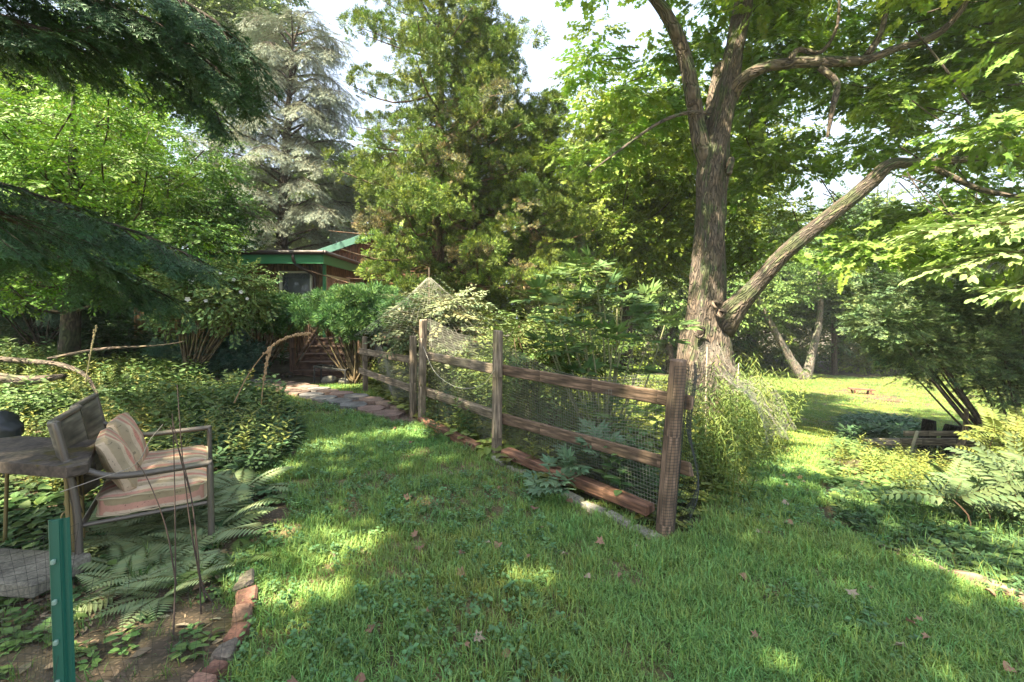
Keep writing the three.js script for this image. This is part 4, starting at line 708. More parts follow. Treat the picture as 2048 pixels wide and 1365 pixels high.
// ---------------------------------------------------------------- slab table, concrete slab, green post
{
  const t = thing('slab_table', 'mossy dark stone topped garden table on thin metal legs', 'table'), T_MOSS = tex(512, (u, v) => { const a = fbm(u * 5, v * 5, 5, 5, 21), s = fbm(u * 50, v * 50, 50, 2, 22), m = 0.7 * sstep(a, 0.6, 0.68); const c = 0.36 + 0.28 * fbm(u * 8, v * 8, 8, 4, 25) + (s - 0.5) * 0.25; return [lerp(c, 0.42 + s * 0.15, m * 0.8), lerp(c * 0.92, 0.4 + s * 0.1, m * 0.8), lerp(c * 0.84, 0.1, m * 0.8)]; }, true, 1.3);
  const top = [[-2.55, 2.72], [-2.5, 2.8], [-2.88, 3.3], [-3.55, 3.42], [-3.95, 3.0], [-3.2, 2.86]], pts = [];
  for (const [x, d] of top) for (const y of [0.645, 0.655, 0.705, 0.712]) { const k = y === 0.645 || y === 0.712 ? 0.985 : 1, cx = -3.1, cd = 3; pts.push(V(cx + (x - cx) * k, y, -(cd + (d - cd) * k))); }
  part(t, 'tabletop', boxUV(new ConvexGeometry(pts)), std(0.34, 0.31, 0.28, { map: T_MOSS, bumpMap: T_NOISE, bumpScale: 0.012, roughness: 0.95 }));
  const br = std(0.22, 0.17, 0.07, { roughness: 0.55, metalness: 0.4 }), leg = (a, b, r = 0.011) => part(t, 'leg', tube([a, a.clone().lerp(b, 0.5), b], [r, r], 6, 5), br);
  for (const [x, d, x2, d2] of [[-2.66, 2.83, -2.64, 2.84], [-2.74, 2.95, -2.72, 2.95], [-2.8, 3.05, -2.78, 3.06], [-2.87, 3.16, -2.86, 3.17], [-3.4, 3.2, -3.42, 3.2], [-3.6, 3.05, -3.62, 3.06]]) leg(V(x, 0.645, -d), V(x2, hgt(x2, d2), -d2));
  for (let k = 0; k < 3; k++) { const c = V(-2.74 - 0.02 * k, 0.42 - k * 0.09, -2.96), p = []; for (let i = 0; i <= 12; i++) { const a = i / 12 * 5.6, r = 0.045 - i * 0.0012; p.push(c.clone().add(V(Math.cos(a) * r * 0.6, Math.sin(a) * r, -Math.cos(a) * r * 0.8))); } part(t, 'scroll', tube(p, [0.006, 0.006], 5, 26), br); }
  solo('concrete_slab', 'grey concrete slab on the ground under the slab table', 'slab', place(cbox(1.4, 0.09, 0.34, 0.012, 0.006), -3.25, 0.1, -2.78, -0.1), std(0.27, 0.25, 0.21, { map: T_STONE, bumpMap: T_NOISE, bumpScale: 0.006, roughness: 0.95 }));
  solo('concrete_slab', 'lower stone block beneath the grey concrete slab', 'slab', place(cbox(1.2, 0.09, 0.26, 0.012, 0.006), -3.3, 0.01, -2.8, -0.08), std(0.3, 0.22, 0.17, { map: T_STONE, bumpMap: T_NOISE, bumpScale: 0.005 }));
  const gpst = thing('green_post', 'green painted steel fence post at the lower left corner', 'post'), gm = std(0.012, 0.095, 0.065, { roughness: 0.42, bumpMap: T_NOISE, bumpScale: 0.0006 });
  const s = new THREE.Shape([[-0.022, 0], [-0.018, 0.006], [-0.009, 0.006], [-0.007, 0.018], [0.007, 0.018], [0.009, 0.006], [0.018, 0.006], [0.022, 0], [0.018, 0.002], [0.011, 0.002], [0.009, 0.0145], [-0.009, 0.0145], [-0.011, 0.002], [-0.018, 0.002]].map(([a, b]) => new THREE.Vector2(a, b)));
  const pg = new THREE.ExtrudeGeometry(s, { depth: 1.3, bevelEnabled: false, curveSegments: 1 }).rotateX(-Math.PI / 2).rotateY(Math.PI + 0.35); pg.rotateZ(0.035); pg.translate(-1.1, -0.22, -1.2); part(gpst, 'channel', pg, gm);
  for (let i = 0; i < 7; i++) { const y = 0.98 - i * 0.1; part(gpst, 'tab', place(cbox(0.009, 0.012, 0.01, 0.002), -1.101 - (y + 0.22) * 0.035 + 0.004, y, -1.178, 0.35), std(0.2, 0.3, 0.24, { roughness: 0.5 })); }
  solo('post_netting', 'thin black garden net hanging from the green steel post', 'netting', mergeGeometries([net((u, v) => V(-1.13 - u * 0.75, 0.05 + v * (1.0 - 0.06 * Math.sin(u * 6)), -1.2 + 0.05 * Math.sin(u * 9 + v * 4) - u * 0.1), 34, 46, 0.0011), net((u, v) => V(-1.1 + u * 0.22 - 0.05 * v, 0.05 + v * 0.86 * (1 - 0.3 * u), -1.26 - u * 0.3 + 0.03 * Math.sin(v * 9 + u * 3)), 11, 40, 0.001)]), M_NETB);
}
console.log('built');
// ---------------------------------------------------------------- shrubs
function shrub(name, label, x, d, o) { // stems fanning from one foot into clumps of foliage
  const t = thing(name, label, o.cat || 'shrub', o.group), g = [], list = [], b = gp(x, d, -0.05);
  for (let i = 0; i < o.n; i++) {
    const e = randDir(), q = Math.cbrt(rnd()), c = V(b.x + (o.ox || 0) + e.x * o.rx * q, b.y + o.cy + e.y * o.ry * q, b.z + (o.oz || 0) + e.z * (o.rz || o.rx) * q);
    fill(list, c, V(o.k, o.k * (o.kf || 0.75), o.k), o.s, o.scale || 1, o);
    if (i < (o.stems ?? 24)) limb(g, [b.clone().add(V(rr(-0.1, 0.1), 0, rr(-0.1, 0.1))), b.clone().lerp(c, 0.5).add(V(rr(-0.12, 0.12), -0.05, rr(-0.12, 0.12))), c], o.sr || 0.028, 0.008, 5, 0.1, 7);
  }
  if (g.length) part(t, 'stems', mergeGeometries(g), o.bark || M_BARKR);
  inst(t, 'foliage', o.geo, o.mat, list);
  return t;
}
const M_STEMY = std(0.3, 0.24, 0.14, { map: T_BARK, roughness: 0.95 });
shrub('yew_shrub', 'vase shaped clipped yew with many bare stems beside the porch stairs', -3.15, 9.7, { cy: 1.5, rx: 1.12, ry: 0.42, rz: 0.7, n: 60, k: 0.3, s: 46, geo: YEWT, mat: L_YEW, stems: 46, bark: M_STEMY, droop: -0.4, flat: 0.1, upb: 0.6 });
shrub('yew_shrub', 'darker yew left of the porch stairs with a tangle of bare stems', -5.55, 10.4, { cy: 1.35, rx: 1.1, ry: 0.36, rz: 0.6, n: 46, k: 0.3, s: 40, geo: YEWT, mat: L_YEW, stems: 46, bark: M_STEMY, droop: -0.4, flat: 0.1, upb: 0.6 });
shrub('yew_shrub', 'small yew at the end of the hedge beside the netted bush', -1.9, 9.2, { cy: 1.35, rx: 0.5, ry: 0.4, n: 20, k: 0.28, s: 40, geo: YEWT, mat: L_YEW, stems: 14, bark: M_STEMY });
shrub('juniper_shrub', 'low blue green spreading juniper behind the timber edging', -6.3, 9.95, { cy: 0.35, rx: 0.95, ry: 0.38, rz: 0.5, n: 46, k: 0.3, s: 26, geo: FIR, mat: L_BLUE, droop: -0.3, flat: 0.2, scale: 1, stems: 10 });
shrub('needled_bush', 'wide dark needled bush at the left edge above the old fence', -10.3, 10.4, { cy: 1.55, rx: 1.5, ry: 0.7, rz: 1, n: 60, k: 0.42, s: 40, geo: FIR, mat: L_BLUE, scale: 1.2, stems: 20, bark: M_BARKD, droop: 0.1 });
{
  const t = shrub('flowering_shrub', 'loose pale leaved shrub with a few white blossoms in front of the window', -6.35, 9.3, { cy: 1.7, ox: 0.4, rx: 1.05, ry: 0.6, rz: 0.6, n: 64, k: 0.32, s: 18, geo: OVALS, mat: L_PALE, stems: 30, bark: M_STEMY, droop: 0.15 });
  const fg = new Geo(); for (let i = 0; i < 5; i++) { const a = i * 1.2566; leaf(fg, V(0, 0, 0), V(Math.cos(a), Math.sin(a), 0.3), Z, 0.045, 0.04, lin(1, 1, 1), 'oval', 0.1); } const bg = fg.build(), wm = leafMat(0.75, 0.72, 0.72, 0.2);
  for (let i = 0; i < 11; i++) { const p = P(rr(370, 500), rr(540, 630), rr(8.5, 8.9)), m = part(t, 'blossom', bg, wm); m.applyMatrix4(orient(p, V(rr(-1, 1), 1, rr(-0.2, 0.4)), V(-p.x, 1.6 - p.y + 2, -p.z), rr(0.7, 1.2))); }
}
{ // spreading yew at the right edge
  const t = thing('spreading_yew', 'wide spreading yew with bare leaning stems at the right edge', 'shrub'), g = [], list = [], b = gp(8.9, 8.1, -0.1);
  for (let i = 0; i < 170; i++) {
    const a = P(rr(1745, 2300), rr(575, 800), rr(7.2, 9.6)); const e = (a.x - 5.9) / 2.6; if (a.y < EYE - 1.05 - (e > 0 ? e * 0.25 : 0) + (1 - clamp(e, 0, 1)) * 0.95 - 0.3) continue;
    fill(list, a, V(0.45, 0.28, 0.45), 60, 1.15, { droop: 0.1, flat: 0.4, upb: 0.5, v: 0.25 });
    if (rnd() < 0.3) limb(g, [b.clone().add(V(rr(-0.2, 0.2), 0, rr(-0.2, 0.2))), b.clone().lerp(a, 0.5).add(V(0, -0.15, 0)), a], rr(0.02, 0.05), 0.01, 6, 0.1, 9);
  }
  part(t, 'stems', mergeGeometries(g), M_BARKD); inst(t, 'foliage', YEW, leafMat(0.135, 0.2, 0.095, 0.25), list);
}
{ // pale branch reaching in from the right edge
  const t = thing('dogwood_tree', 'pale leaved dogwood branches reaching in at the right edge', 'tree'), g = [], list = [], b = gp(8.6, 5.2, -0.1);
  limb(g, [b, b.clone().add(V(-0.3, 1.4, 0)), b.clone().add(V(-0.6, 3, -0.3)), b.clone().add(V(-0.4, 4.4, 0))], 0.09, 0.03, 7, 0.1, 12);
  for (const [pts, w] of [[[P(2200, 380, 6), P(2048, 440, 6), P(1950, 450, 6), P(1850, 465, 6.1)], 0.45], [[P(2200, 420, 5.8), P(2060, 500, 5.8), P(1980, 510, 5.9), P(1880, 540, 6)], 0.35], [[P(2200, 350, 6.2), P(2100, 400, 6.2), P(2030, 410, 6.3)], 0.4], [[P(2200, 470, 5.6), P(2090, 560, 5.6), P(2010, 580, 5.6)], 0.3]]) bough(list, g, [b.clone().add(V(-0.5, 2.6, -0.2)), ...pts], 0.022, w, 0.12, 1, { droop: 0.15, dens: 0.13, from: 0.35, v: 0.12 });
  part(t, 'trunk', mergeGeometries(g), M_BARKD); inst(t, 'crown', PALE, L_PALE, list);
}
// ---------------------------------------------------------------- plants in the fenced bed
const WEED = [sprayStalk(0.95, 30, 0.12, 0.028, 'lance', 0.25), sprayStalk(0.75, 26, 0.1, 0.032, 'lance', 0.15), sprayStalk(1.15, 34, 0.13, 0.032, 'lance', 0.4)];
const WILLOW = sprayStalk(1.15, 60, 0.15, 0.016, 'diamond', 1.25, 0.25);
const BROAD = sprayStalk(0.5, 14, 0.13, 0.07, 'oval', 0.2), PEONY = (() => { const g = new Geo(); for (const a of [-0.9, -0.45, 0, 0.45, 0.9]) { const d = V(Math.sin(a), Math.cos(a), rr(-0.2, 0.1)), o = V(0, 0.1, 0).addScaledVector(d, 0.02); leaf(g, o, d, jz(0.2), rr(0.15, 0.21) * (1 - Math.abs(a) * 0.2), 0.06, lcol(0.15, 0.06), 'lance', 0.2); } for (const s of [-1, 1]) leaf(g, V(0, 0.06, 0), V(s, 0.25, -0.1), jz(0.2), 0.14, 0.05, lcol(0.15, 0.06), 'lance', 0.2); leaf(g, V(0, -0.06, 0), Y, Z, 0.18, 0.008, lin(1, 0.9, 0.5), 'needle'); return g.build(); })();
const ROS = sprayRosette(9, 0.07, 0.05, 'oval', 0.3, 0.06), IVY = sprayRosette(9, 0.055, 0.055, 'star', 0.1, 0.04), PACH = sprayRosette(12, 0.075, 0.028, 'lance', 0.35, 0.09), CLOVER = sprayRosette(9, 0.017, 0.018, 'oval', 0.2, 0.035), TALL = [sprayStalk(0.36, 16, 0.085, 0.03, 'lance', 0.1), sprayStalk(0.28, 12, 0.09, 0.045, 'oval', 0.15)];
const L_WEED = leafMat(0.15, 0.215, 0.05, 0.45), L_PEONY = leafMat(0.1, 0.165, 0.045, 0.35, 0.5), L_GC = leafMat(0.11, 0.185, 0.045, 0.4), L_GCD = leafMat(0.065, 0.125, 0.04, 0.3, 0.7), L_GCY = leafMat(0.2, 0.24, 0.05, 0.45);
function stand(name, label, cat, group, spots, geos, mat, s = 1) { // a patch of upright plants
  const t = thing(name, label, cat, group), ls = geos.map(() => []);
  spots.forEach(([x, d], i) => ls[i % geos.length].push({ m: new THREE.Matrix4().compose(gp(x, d, -0.02), new THREE.Quaternion().setFromEuler(new THREE.Euler(rr(-0.2, 0.2), rr(0, 6.28), rr(-0.2, 0.2))), V(1, 1, 1).multiplyScalar(s * rr(0.65, 1.25))), c: tint(0.25, 0.2) }));
  ls.forEach((l, i) => inst(t, 'foliage', geos[i], mat, l));
}
const disc = (x, d, rx, rd, n) => Array.from({ length: n }, () => { const a = rr(0, 6.28), r = Math.sqrt(rnd()); return [x + Math.cos(a) * r * rx, d + Math.sin(a) * r * rd]; });
const along = (i0, t) => { const [a, b] = [FP[i0], FP[i0 + 1]]; return [lerp(a[0], b[0], t) + 0.3, lerp(a[1], b[1], t) + 0.38]; };
for (const [i, [k, t]] of [[0, 0.75], [1, 0.1], [1, 0.4], [1, 0.7], [1, 0.98]].entries()) { const [x, d] = along(k, t); stand('weed_patch', ORD[i] + ' tangle of narrow leaved weeds along the fence net counted from the right', 'weeds', 'weeds along the rail fence', disc(x + 0.15, d + 0.25, 0.42, 0.42, 22), WEED, L_WEED, 1.0); }
for (const [x, d, s] of [[-0.6, 7.2, 1.15], [0.3, 6.8, 1.05], [0.2, 8.2, 1.2], [1.4, 7.4, 0.9]]) stand('weed_patch', 'taller pale weeds ' + (x < -0.3 ? 'beside the net tent' : d > 8 ? 'deepest in the fenced bed' : x > 1 ? 'behind the tree peony' : 'behind the middle fence post'), 'weeds', 'tall weeds in the fenced bed', disc(x, d, 0.55, 0.5, 24), WEED, L_WEED, s);
{
  const a = along(0, 0.45), b = along(0, 0.2); stand('broad_weeds', 'low broad leaved plants behind the long timber', 'weeds', null, [...disc(a[0], a[1] - 0.1, 0.35, 0.3, 26), ...disc(b[0] - 0.05, b[1] - 0.12, 0.32, 0.3, 26)], [BROAD], leafMat(0.09, 0.16, 0.05, 0.35), 0.95);
  const c = along(1, 0.5); stand('broad_weeds', 'dark low weeds at the foot of the farther fence panel', 'weeds', null, disc(c[0] - 0.18, c[1] - 0.2, 0.6, 0.5, 40), [BROAD, WEED[1]], L_GCD, 0.65);
}
{
  const t = thing('tree_peony', 'tall tree peony with large dark divided leaves above the fence', 'plant'), g = [], list = [], b = gp(0.98, 5.05);
  for (const [px, py, d] of [[1115, 560, 5.1], [1160, 545, 5.3], [1205, 590, 4.9], [1120, 640, 4.8], [1235, 560, 5.4], [1260, 640, 4.9], [1180, 660, 4.7], [1290, 610, 5.3], [1225, 690, 4.7], [1150, 610, 5.2], [1300, 680, 5.1], [1075, 600, 5.2], [1190, 540, 5.5], [1270, 745, 5], [1160, 760, 4.8], [1215, 820, 4.7], [1280, 850, 4.6], [1100, 700, 4.9], [1330, 650, 5.2], [1245, 610, 5]]) {
    const c = P(px, py, d); limb(g, [b.clone().add(V(rr(-0.08, 0.08), 0, rr(-0.08, 0.08))), b.clone().lerp(c, 0.55).add(V(rr(-0.08, 0.08), -0.08, 0)), c], 0.014, 0.006, 5, 0, 7);
    for (let i = 0; i < 8; i++) { const e = randDir(); e.y = Math.abs(e.y) * 0.7 - 0.2; list.push({ m: orient(c.clone().addScaledVector(e, rr(0.02, 0.15)), e.clone().add(V(0, 0.15, 0)), V(0, 1, 0.15).addScaledVector(e, 0.4), rr(0.8, 1.2)), c: tint(0.25, 0.12).multiplyScalar(rnd() < 0.3 ? 1.35 : 1) }); }
  }
  part(t, 'stem', mergeGeometries(g), std(0.2, 0.2, 0.1, { roughness: 0.9 })); inst(t, 'foliage', PEONY, L_PEONY, list);
  const t2 = thing('tree_peony', 'low tree peony with bluish lobed leaves spreading through the lower rail', 'plant'), l2 = [], g2 = [], b2 = gp(0.85, 4.35);
  for (let i = 0; i < 26; i++) { const c = P(rr(1080, 1320), rr(880, 1020), rr(3.9, 4.6)); limb(g2, bend(b2, c, -0.1), 0.009, 0.004, 4, 0, 5); for (let k = 0; k < 5; k++) { const e = randDir(); e.y = Math.abs(e.y) * 0.5; l2.push({ m: orient(c.clone().addScaledVector(e, 0.08), e, V(0, 1, 0.3), rr(0.5, 0.8)), c: tint(0.2, 0.08) }); } }
  part(t2, 'stem', mergeGeometries(g2), std(0.2, 0.2, 0.1, { roughness: 0.9 })); inst(t2, 'foliage', PEONY, leafMat(0.125, 0.2, 0.1, 0.3, 0.65), l2);
}
shrub('butterfly_bush', 'arching bush with slim pale leaves behind the middle fence post', 0.35, 6.0, { cy: 1.0, rx: 0.75, ry: 0.5, n: 34, k: 0.28, s: 12, geo: FINE, mat: L_WEED, stems: 24, sr: 0.012, bark: M_STEMY, scale: 0.9 });
shrub('netted_bush', 'pale bush under a pointed tent of net near the gate', -1.15, 7.5, { cy: 1.25, rx: 0.55, ry: 0.55, n: 34, k: 0.3, s: 16, geo: FINE, mat: leafMat(0.2, 0.24, 0.11, 0.4), stems: 18, sr: 0.012, bark: M_STEMY });
{
  const ap = P(858, 556, 7.35); solo('net_stake', 'thin stake at the peak of the net tent', 'stake', tube([gp(-1.28, 7.35), ap.clone().lerp(gp(-1.28, 7.35), 0.5), P(858, 535, 7.35)], [0.012, 0.008], 5, 4), M_WOODG);
  solo('tent_netting', 'pointed tent of pale net over the bush near the gate', 'netting', net((u, v) => { const a = u * 6.2832, r = (0.03 + (1 - v) * 0.95) * (1 + 0.1 * Math.sin(a * 3 + v * 3) + 0.06 * Math.sin(a * 7)), q = ap.clone().add(V(Math.cos(a) * r, -(1 - v) * (0.95 + 0.12 * Math.sin(a * 2)), Math.sin(a) * r)); return q; }, 60, 30, 0.0015, V(0, 0.2, 1), 0.2), std(0.28, 0.27, 0.22, { side: THREE.DoubleSide }));
}
// weeping hedge and its net, right of the corner post
{
  const A = [1.75, 4.25], B = [4.1, 7.7];
  for (let i = 0; i < 7; i++) { const t = i / 6, x = lerp(A[0], B[0], t), d = lerp(A[1], B[1], t); stand('weeping_plant', ORD[i] + ' weeping plant from the nearest fence post in the netted row', 'plant', 'weeping plants in the netted row', disc(x, d, 0.38, 0.38, 26), [WILLOW, WEED[0]], leafMat(0.16, 0.22, 0.045, 0.45), lerp(0.85, 1.05, t)); }
  const top = (t) => 1.1 - 0.25 * t + 0.1 * Math.sin(t * 9 + 0.5);
  solo('hedge_netting', 'grey net draped over the weeping plants and up to the maple foot', 'netting', mergeGeometries([
    net((u, v) => { const t = 0.1 + u * 0.9, x = lerp(A[0], B[0], t), d = lerp(A[1], B[1], t), k = (v - 0.5) * 2, w = 0.42 + 0.3 * (fbm(u * 7, v * 3, 1e6, 3, 5) - 0.5); const p = gp(x + k * w * 0.82, d - k * w * 0.56); p.y += top(t) * (1 - 0.55 * Math.pow(Math.abs(k), 2.2)) * (0.8 + 0.45 * fbm(u * 8, v * 4, 1e6, 3, 8)) - 0.05; return p; }, 110, 44, 0.0026, V(0.5, 0.3, 0.8), 0.3),
    net((u, v) => { const a = P(lerp(1395, 1450, u), 690 - 15 * Math.sin(u * 3), 8.3), x = lerp(2.7, 4.3, u), d = lerp(6.2, 7.9, u), b = gp(x, d, 1.0); const p = a.clone().lerp(b, v); p.y -= 0.3 * Math.sin(v * Math.PI) + 0.15 * fbm(u * 6, v * 5, 1e6, 2, 4); return p; }, 50, 36, 0.0028, V(0.3, 0.3, 0.9), 0.2)]), std(0.2, 0.18, 0.15, { side: THREE.DoubleSide }));
  for (const [px, py, d, h, l] of [[1412, 800, 6.4, 1.35, 'pale stake leaning by the maple foot in the netted row'], [1475, 820, 6.8, 1.2, 'pale stake standing at the far end of the netted row']]) { const [x] = [(px - 1024) / F * d]; solo('garden_stake', l, 'stake', tube([gp(x, d, -0.1), gp(x, d, h * 0.5), gp(x + 0.02, d, h)], [0.011, 0.009], 5, 4), std(0.42, 0.36, 0.26)); }
}
// ---------------------------------------------------------------- ferns, each with its fronds
{
  const frond = (n, L, W) => { const g = new Geo(), st = lin(0.8, 0.65, 0.5); const at = (t) => V(0, L * (0.5 * t - 0.42 * t * t), L * 0.95 * t); let o = at(0); for (let i = 1; i <= n; i++) { const t = i / n, p = at(t), tan = p.clone().sub(o); for (const x of [V(0.003, 0, 0), V(0, 0.003, 0)]) g.tri(o.clone().sub(x), o.clone().add(x), p, st); if (i > 2) for (const s of [-1, 1]) { const w = W * Math.sin(Math.PI * Math.pow(t, 0.75)) * 0.95 + 0.012; leaf(g, p, V(s, -0.12, 0.35).add(tan.multiplyScalar(0)), V(0, 1, -0.1), w, L * 0.058, lcol(0.15, 0.08), 'lance', 0.15); } o = p; } return g.build(); };
  const fr = [frond(17, 0.42, 0.12), frond(15, 0.36, 0.1), frond(18, 0.46, 0.14)], m1 = leafMat(0.25, 0.31, 0.14, 0.35, 0.7), m2 = leafMat(0.17, 0.25, 0.06, 0.4, 0.6);
  const spots = [[215, 1105], [270, 1090], [320, 1110], [300, 1150], [250, 1140], [355, 1060], [400, 1035], [355, 1120], [415, 1080], [300, 1060], [200, 1075], [440, 1050], [330, 1190], [490, 1120, 1], [445, 1135, 1], [480, 985], [420, 990], [380, 1160], [250, 1185]];
  spots.forEach(([px, py, lone], i) => {
    const t = thing('fern', lone ? (px > 460 ? 'light green fern arching over the grass above the bricks' : 'light green fern just left of the top brick') : 'grey green fern in the bed below the loveseat', 'fern', lone ? 'lone ferns by the bricks' : 'ferns below the loveseat'), [x, d] = hit(px, py); t.position.copy(gp(x, d, -0.01));
    const n = lone ? 5 : 9; for (let k = 0; k < n; k++) { const f = part(t, 'frond', fr[k % 3], lone ? m2 : m1); f.rotation.set(rr(-0.35, 0.2), k / n * 6.28 + rr(-0.3, 0.3), 0, 'YXZ'); f.scale.setScalar(py < 1100 ? rr(0.8, 1.2) : rr(0.55, 0.95)); }
  });
}
// ---------------------------------------------------------------- low growth in the beds
function cover(name, label, test, n, box, geo, mat, s, o = {}) {
  const list = []; for (let i = 0, k = 0; i < n && k < n * 12; k++) { const x = rr(box[0], box[1]), d = rr(box[2], box[3]); if (!test(x, d)) continue; i++; const q = 0.55 + 0.45 * sstep(d, 2, 5) + Math.max(0, d - 6) * (o.grow || 0); list.push({ m: new THREE.Matrix4().compose(gp(x, d, (o.lift || 0) - 0.01), new THREE.Quaternion().setFromEuler(new THREE.Euler(rr(-0.2, 0.2), rr(0, 6.28), rr(-0.2, 0.2))), V(1, 1, 1).multiplyScalar(s * q * rr(0.35, 1.6))), c: tint(o.v ?? 0.3, o.warm ?? 0.15) }); }
  inst(scene, name, geo, mat, list, { label, category: o.cat || 'ground cover' });
}
const isBed = (x, d) => inPoly(x, d, BED_L) && !(x > -2.2 && d < 2.75 && rnd() < 0.75), patch = (x, d, k, t, s) => fbm(x * k, d * k, 1e6, 3, s) > t;
const pach = hits([[585, 830], [600, 880], [540, 950], [470, 960], [400, 930], [380, 850], [450, 820]]);
cover('low_plants', 'mixed low leafy plants covering the left bed', (x, d) => isBed(x, d) && patch(x, d, 0.9, 0.4, 40), 5200, [-12, -1.2, 1.2, 9.6], ROS, L_GC, 1, { grow: 0.06 });
cover('ivy_cover', 'ivy and small lobed leaves creeping through the left bed', (x, d) => isBed(x, d) && patch(x, d, 1.3, 0.45, 60), 4200, [-9, -1.2, 1.2, 9.4], IVY, L_GCD, 1, { grow: 0.05 });
cover('yellow_weeds', 'yellow green sprouting weeds behind the loveseat', (x, d) => inPoly(x, d, BED_L) && d > 4 && patch(x, d, 0.7, 0.47, 80), 2600, [-10, -1.6, 4, 9.5], TALL[0], L_GCY, 0.8, { warm: 0.25 });
cover('leafy_weeds', 'taller leafy weeds on the bank at the left', (x, d) => inPoly(x, d, BED_L) && d > 4.5 && patch(x, d, 0.8, 0.5, 90), 1500, [-12, -2, 4.5, 9.6], TALL[1], L_GC, 1.1);
cover('pachysandra', 'dark glossy ground cover on the left bed tip beside the lawn', (x, d) => inPoly(x, d, pach), 1500, [-6, -1, 3.5, 8], PACH, L_GCD, 1.05);
cover('garden_weeds', 'bright weeds covering the ground of the fenced bed', (x, d) => inPoly(x, d, GARDEN) && d < 14, 5200, [-3.5, 5, 3.4, 14], ROS, L_GCY, 1.1, { grow: 0.1 });
cover('garden_grass', 'tall sunlit grass and weeds inside the fenced bed', (x, d) => inPoly(x, d, GARDEN) && patch(x, d, 0.9, 0.42, 33), 2600, [-3.5, 5, 4, 14], TALL[0], L_GCY, 0.9, { grow: 0.04 });
const isBR = (x, d) => inPoly(x, d, BED_R);
cover('low_plants', 'low leafy plants covering the bed at the right', (x, d) => isBR(x, d) && patch(x, d, 0.9, 0.38, 44), 4200, [2, 12, 1.5, 10], ROS, L_GC, 0.95, { grow: 0.05 });
cover('ivy_cover', 'dark vinca and ivy trailing along the right bed edge', (x, d) => isBR(x, d) && d < 4.6, 3600, [2, 7, 1.5, 4.6], PACH, L_GCD, 0.75);
cover('leafy_weeds', 'light green weeds around the wooden bench', (x, d) => isBR(x, d) && d > 4 && patch(x, d, 0.8, 0.42, 91), 1500, [2.5, 11, 4, 9.5], TALL[0], L_GCY, 0.7);
cover('bed_grass', 'long thin grass along the log edge of the right bed', (x, d) => isBR(x, d) && d < 4.4, 1500, [2.3, 7, 1.6, 4.4], sprayGrass(14, 0.16, 0.005, 0.05, 1), L_GC, 1);
const darkP = hits([[1672, 862], [1700, 845], [1760, 840], [1830, 845], [1840, 880], [1700, 888]]);
cover('pachysandra', 'dark patch of ground cover behind the wooden bench', (x, d) => inPoly(x, d, darkP), 900, [3, 14, 5, 16], PACH, L_GCD, 1.8);
cover('bank_plants', 'green undergrowth on the wooded bank left of the house', (x, d) => region(x, d) === 'wood' && x < -5.7 && d < 18 && !(x > -10.6 && d > 12.6), 2600, [-20, -3, 9, 18], TALL[1], L_GCD, 1.6);
cover('fallen_litter', 'dry brown leaves scattered over the beds', (x, d) => isBed(x, d) || (isBR(x, d) && rnd() < 0.3), 2600, [-9, 7, 1.2, 9], (() => { const g = new Geo(); for (let i = 0; i < 3; i++) leaf(g, V(rr(-0.1, 0.1), 0.012, rr(-0.1, 0.1)), V(rr(-1, 1), rr(-0.1, 0.2), rr(-1, 1)), V(rr(-0.3, 0.3), 1, 0.1), 0.07, 0.04, lcol(0.3, 0.2), 'oval', 0.3); return g.build(); })(), leafMat(0.24, 0.15, 0.09, 0.15, 0.8), 1, { cat: 'leaf litter', v: 0.4 });
cover('twig_litter', 'dry leaf bits and twigs on the bare corner of the fern bed', (x, d) => inPoly(x, d, BED_L), 900, [-3.2, -1.1, 1.3, 3.2], (() => { const g = new Geo(); for (let i = 0; i < 4; i++) leaf(g, V(rr(-0.08, 0.08), 0.01, rr(-0.08, 0.08)), V(rr(-1, 1), rr(-0.1, 0.2), rr(-1, 1)), V(rr(-0.4, 0.4), 1, 0.1), rr(0.03, 0.08), rr(0.006, 0.035), lcol(0.35, 0.15), i % 2 ? 'oval' : 'lance', 0.3); return g.build(); })(), leafMat(0.27, 0.19, 0.12, 0.1, 0.8), 1.3, { cat: 'leaf litter', v: 0.4 });
cover('corner_grass', 'thin grass and seedlings sprouting in the fern bed corner', (x, d) => inPoly(x, d, BED_L), 260, [-3, -1.1, 1.3, 3.2], sprayGrass(9, 0.1, 0.005, 0.05, 1.1), L_GC, 1.4, { cat: 'grass' });
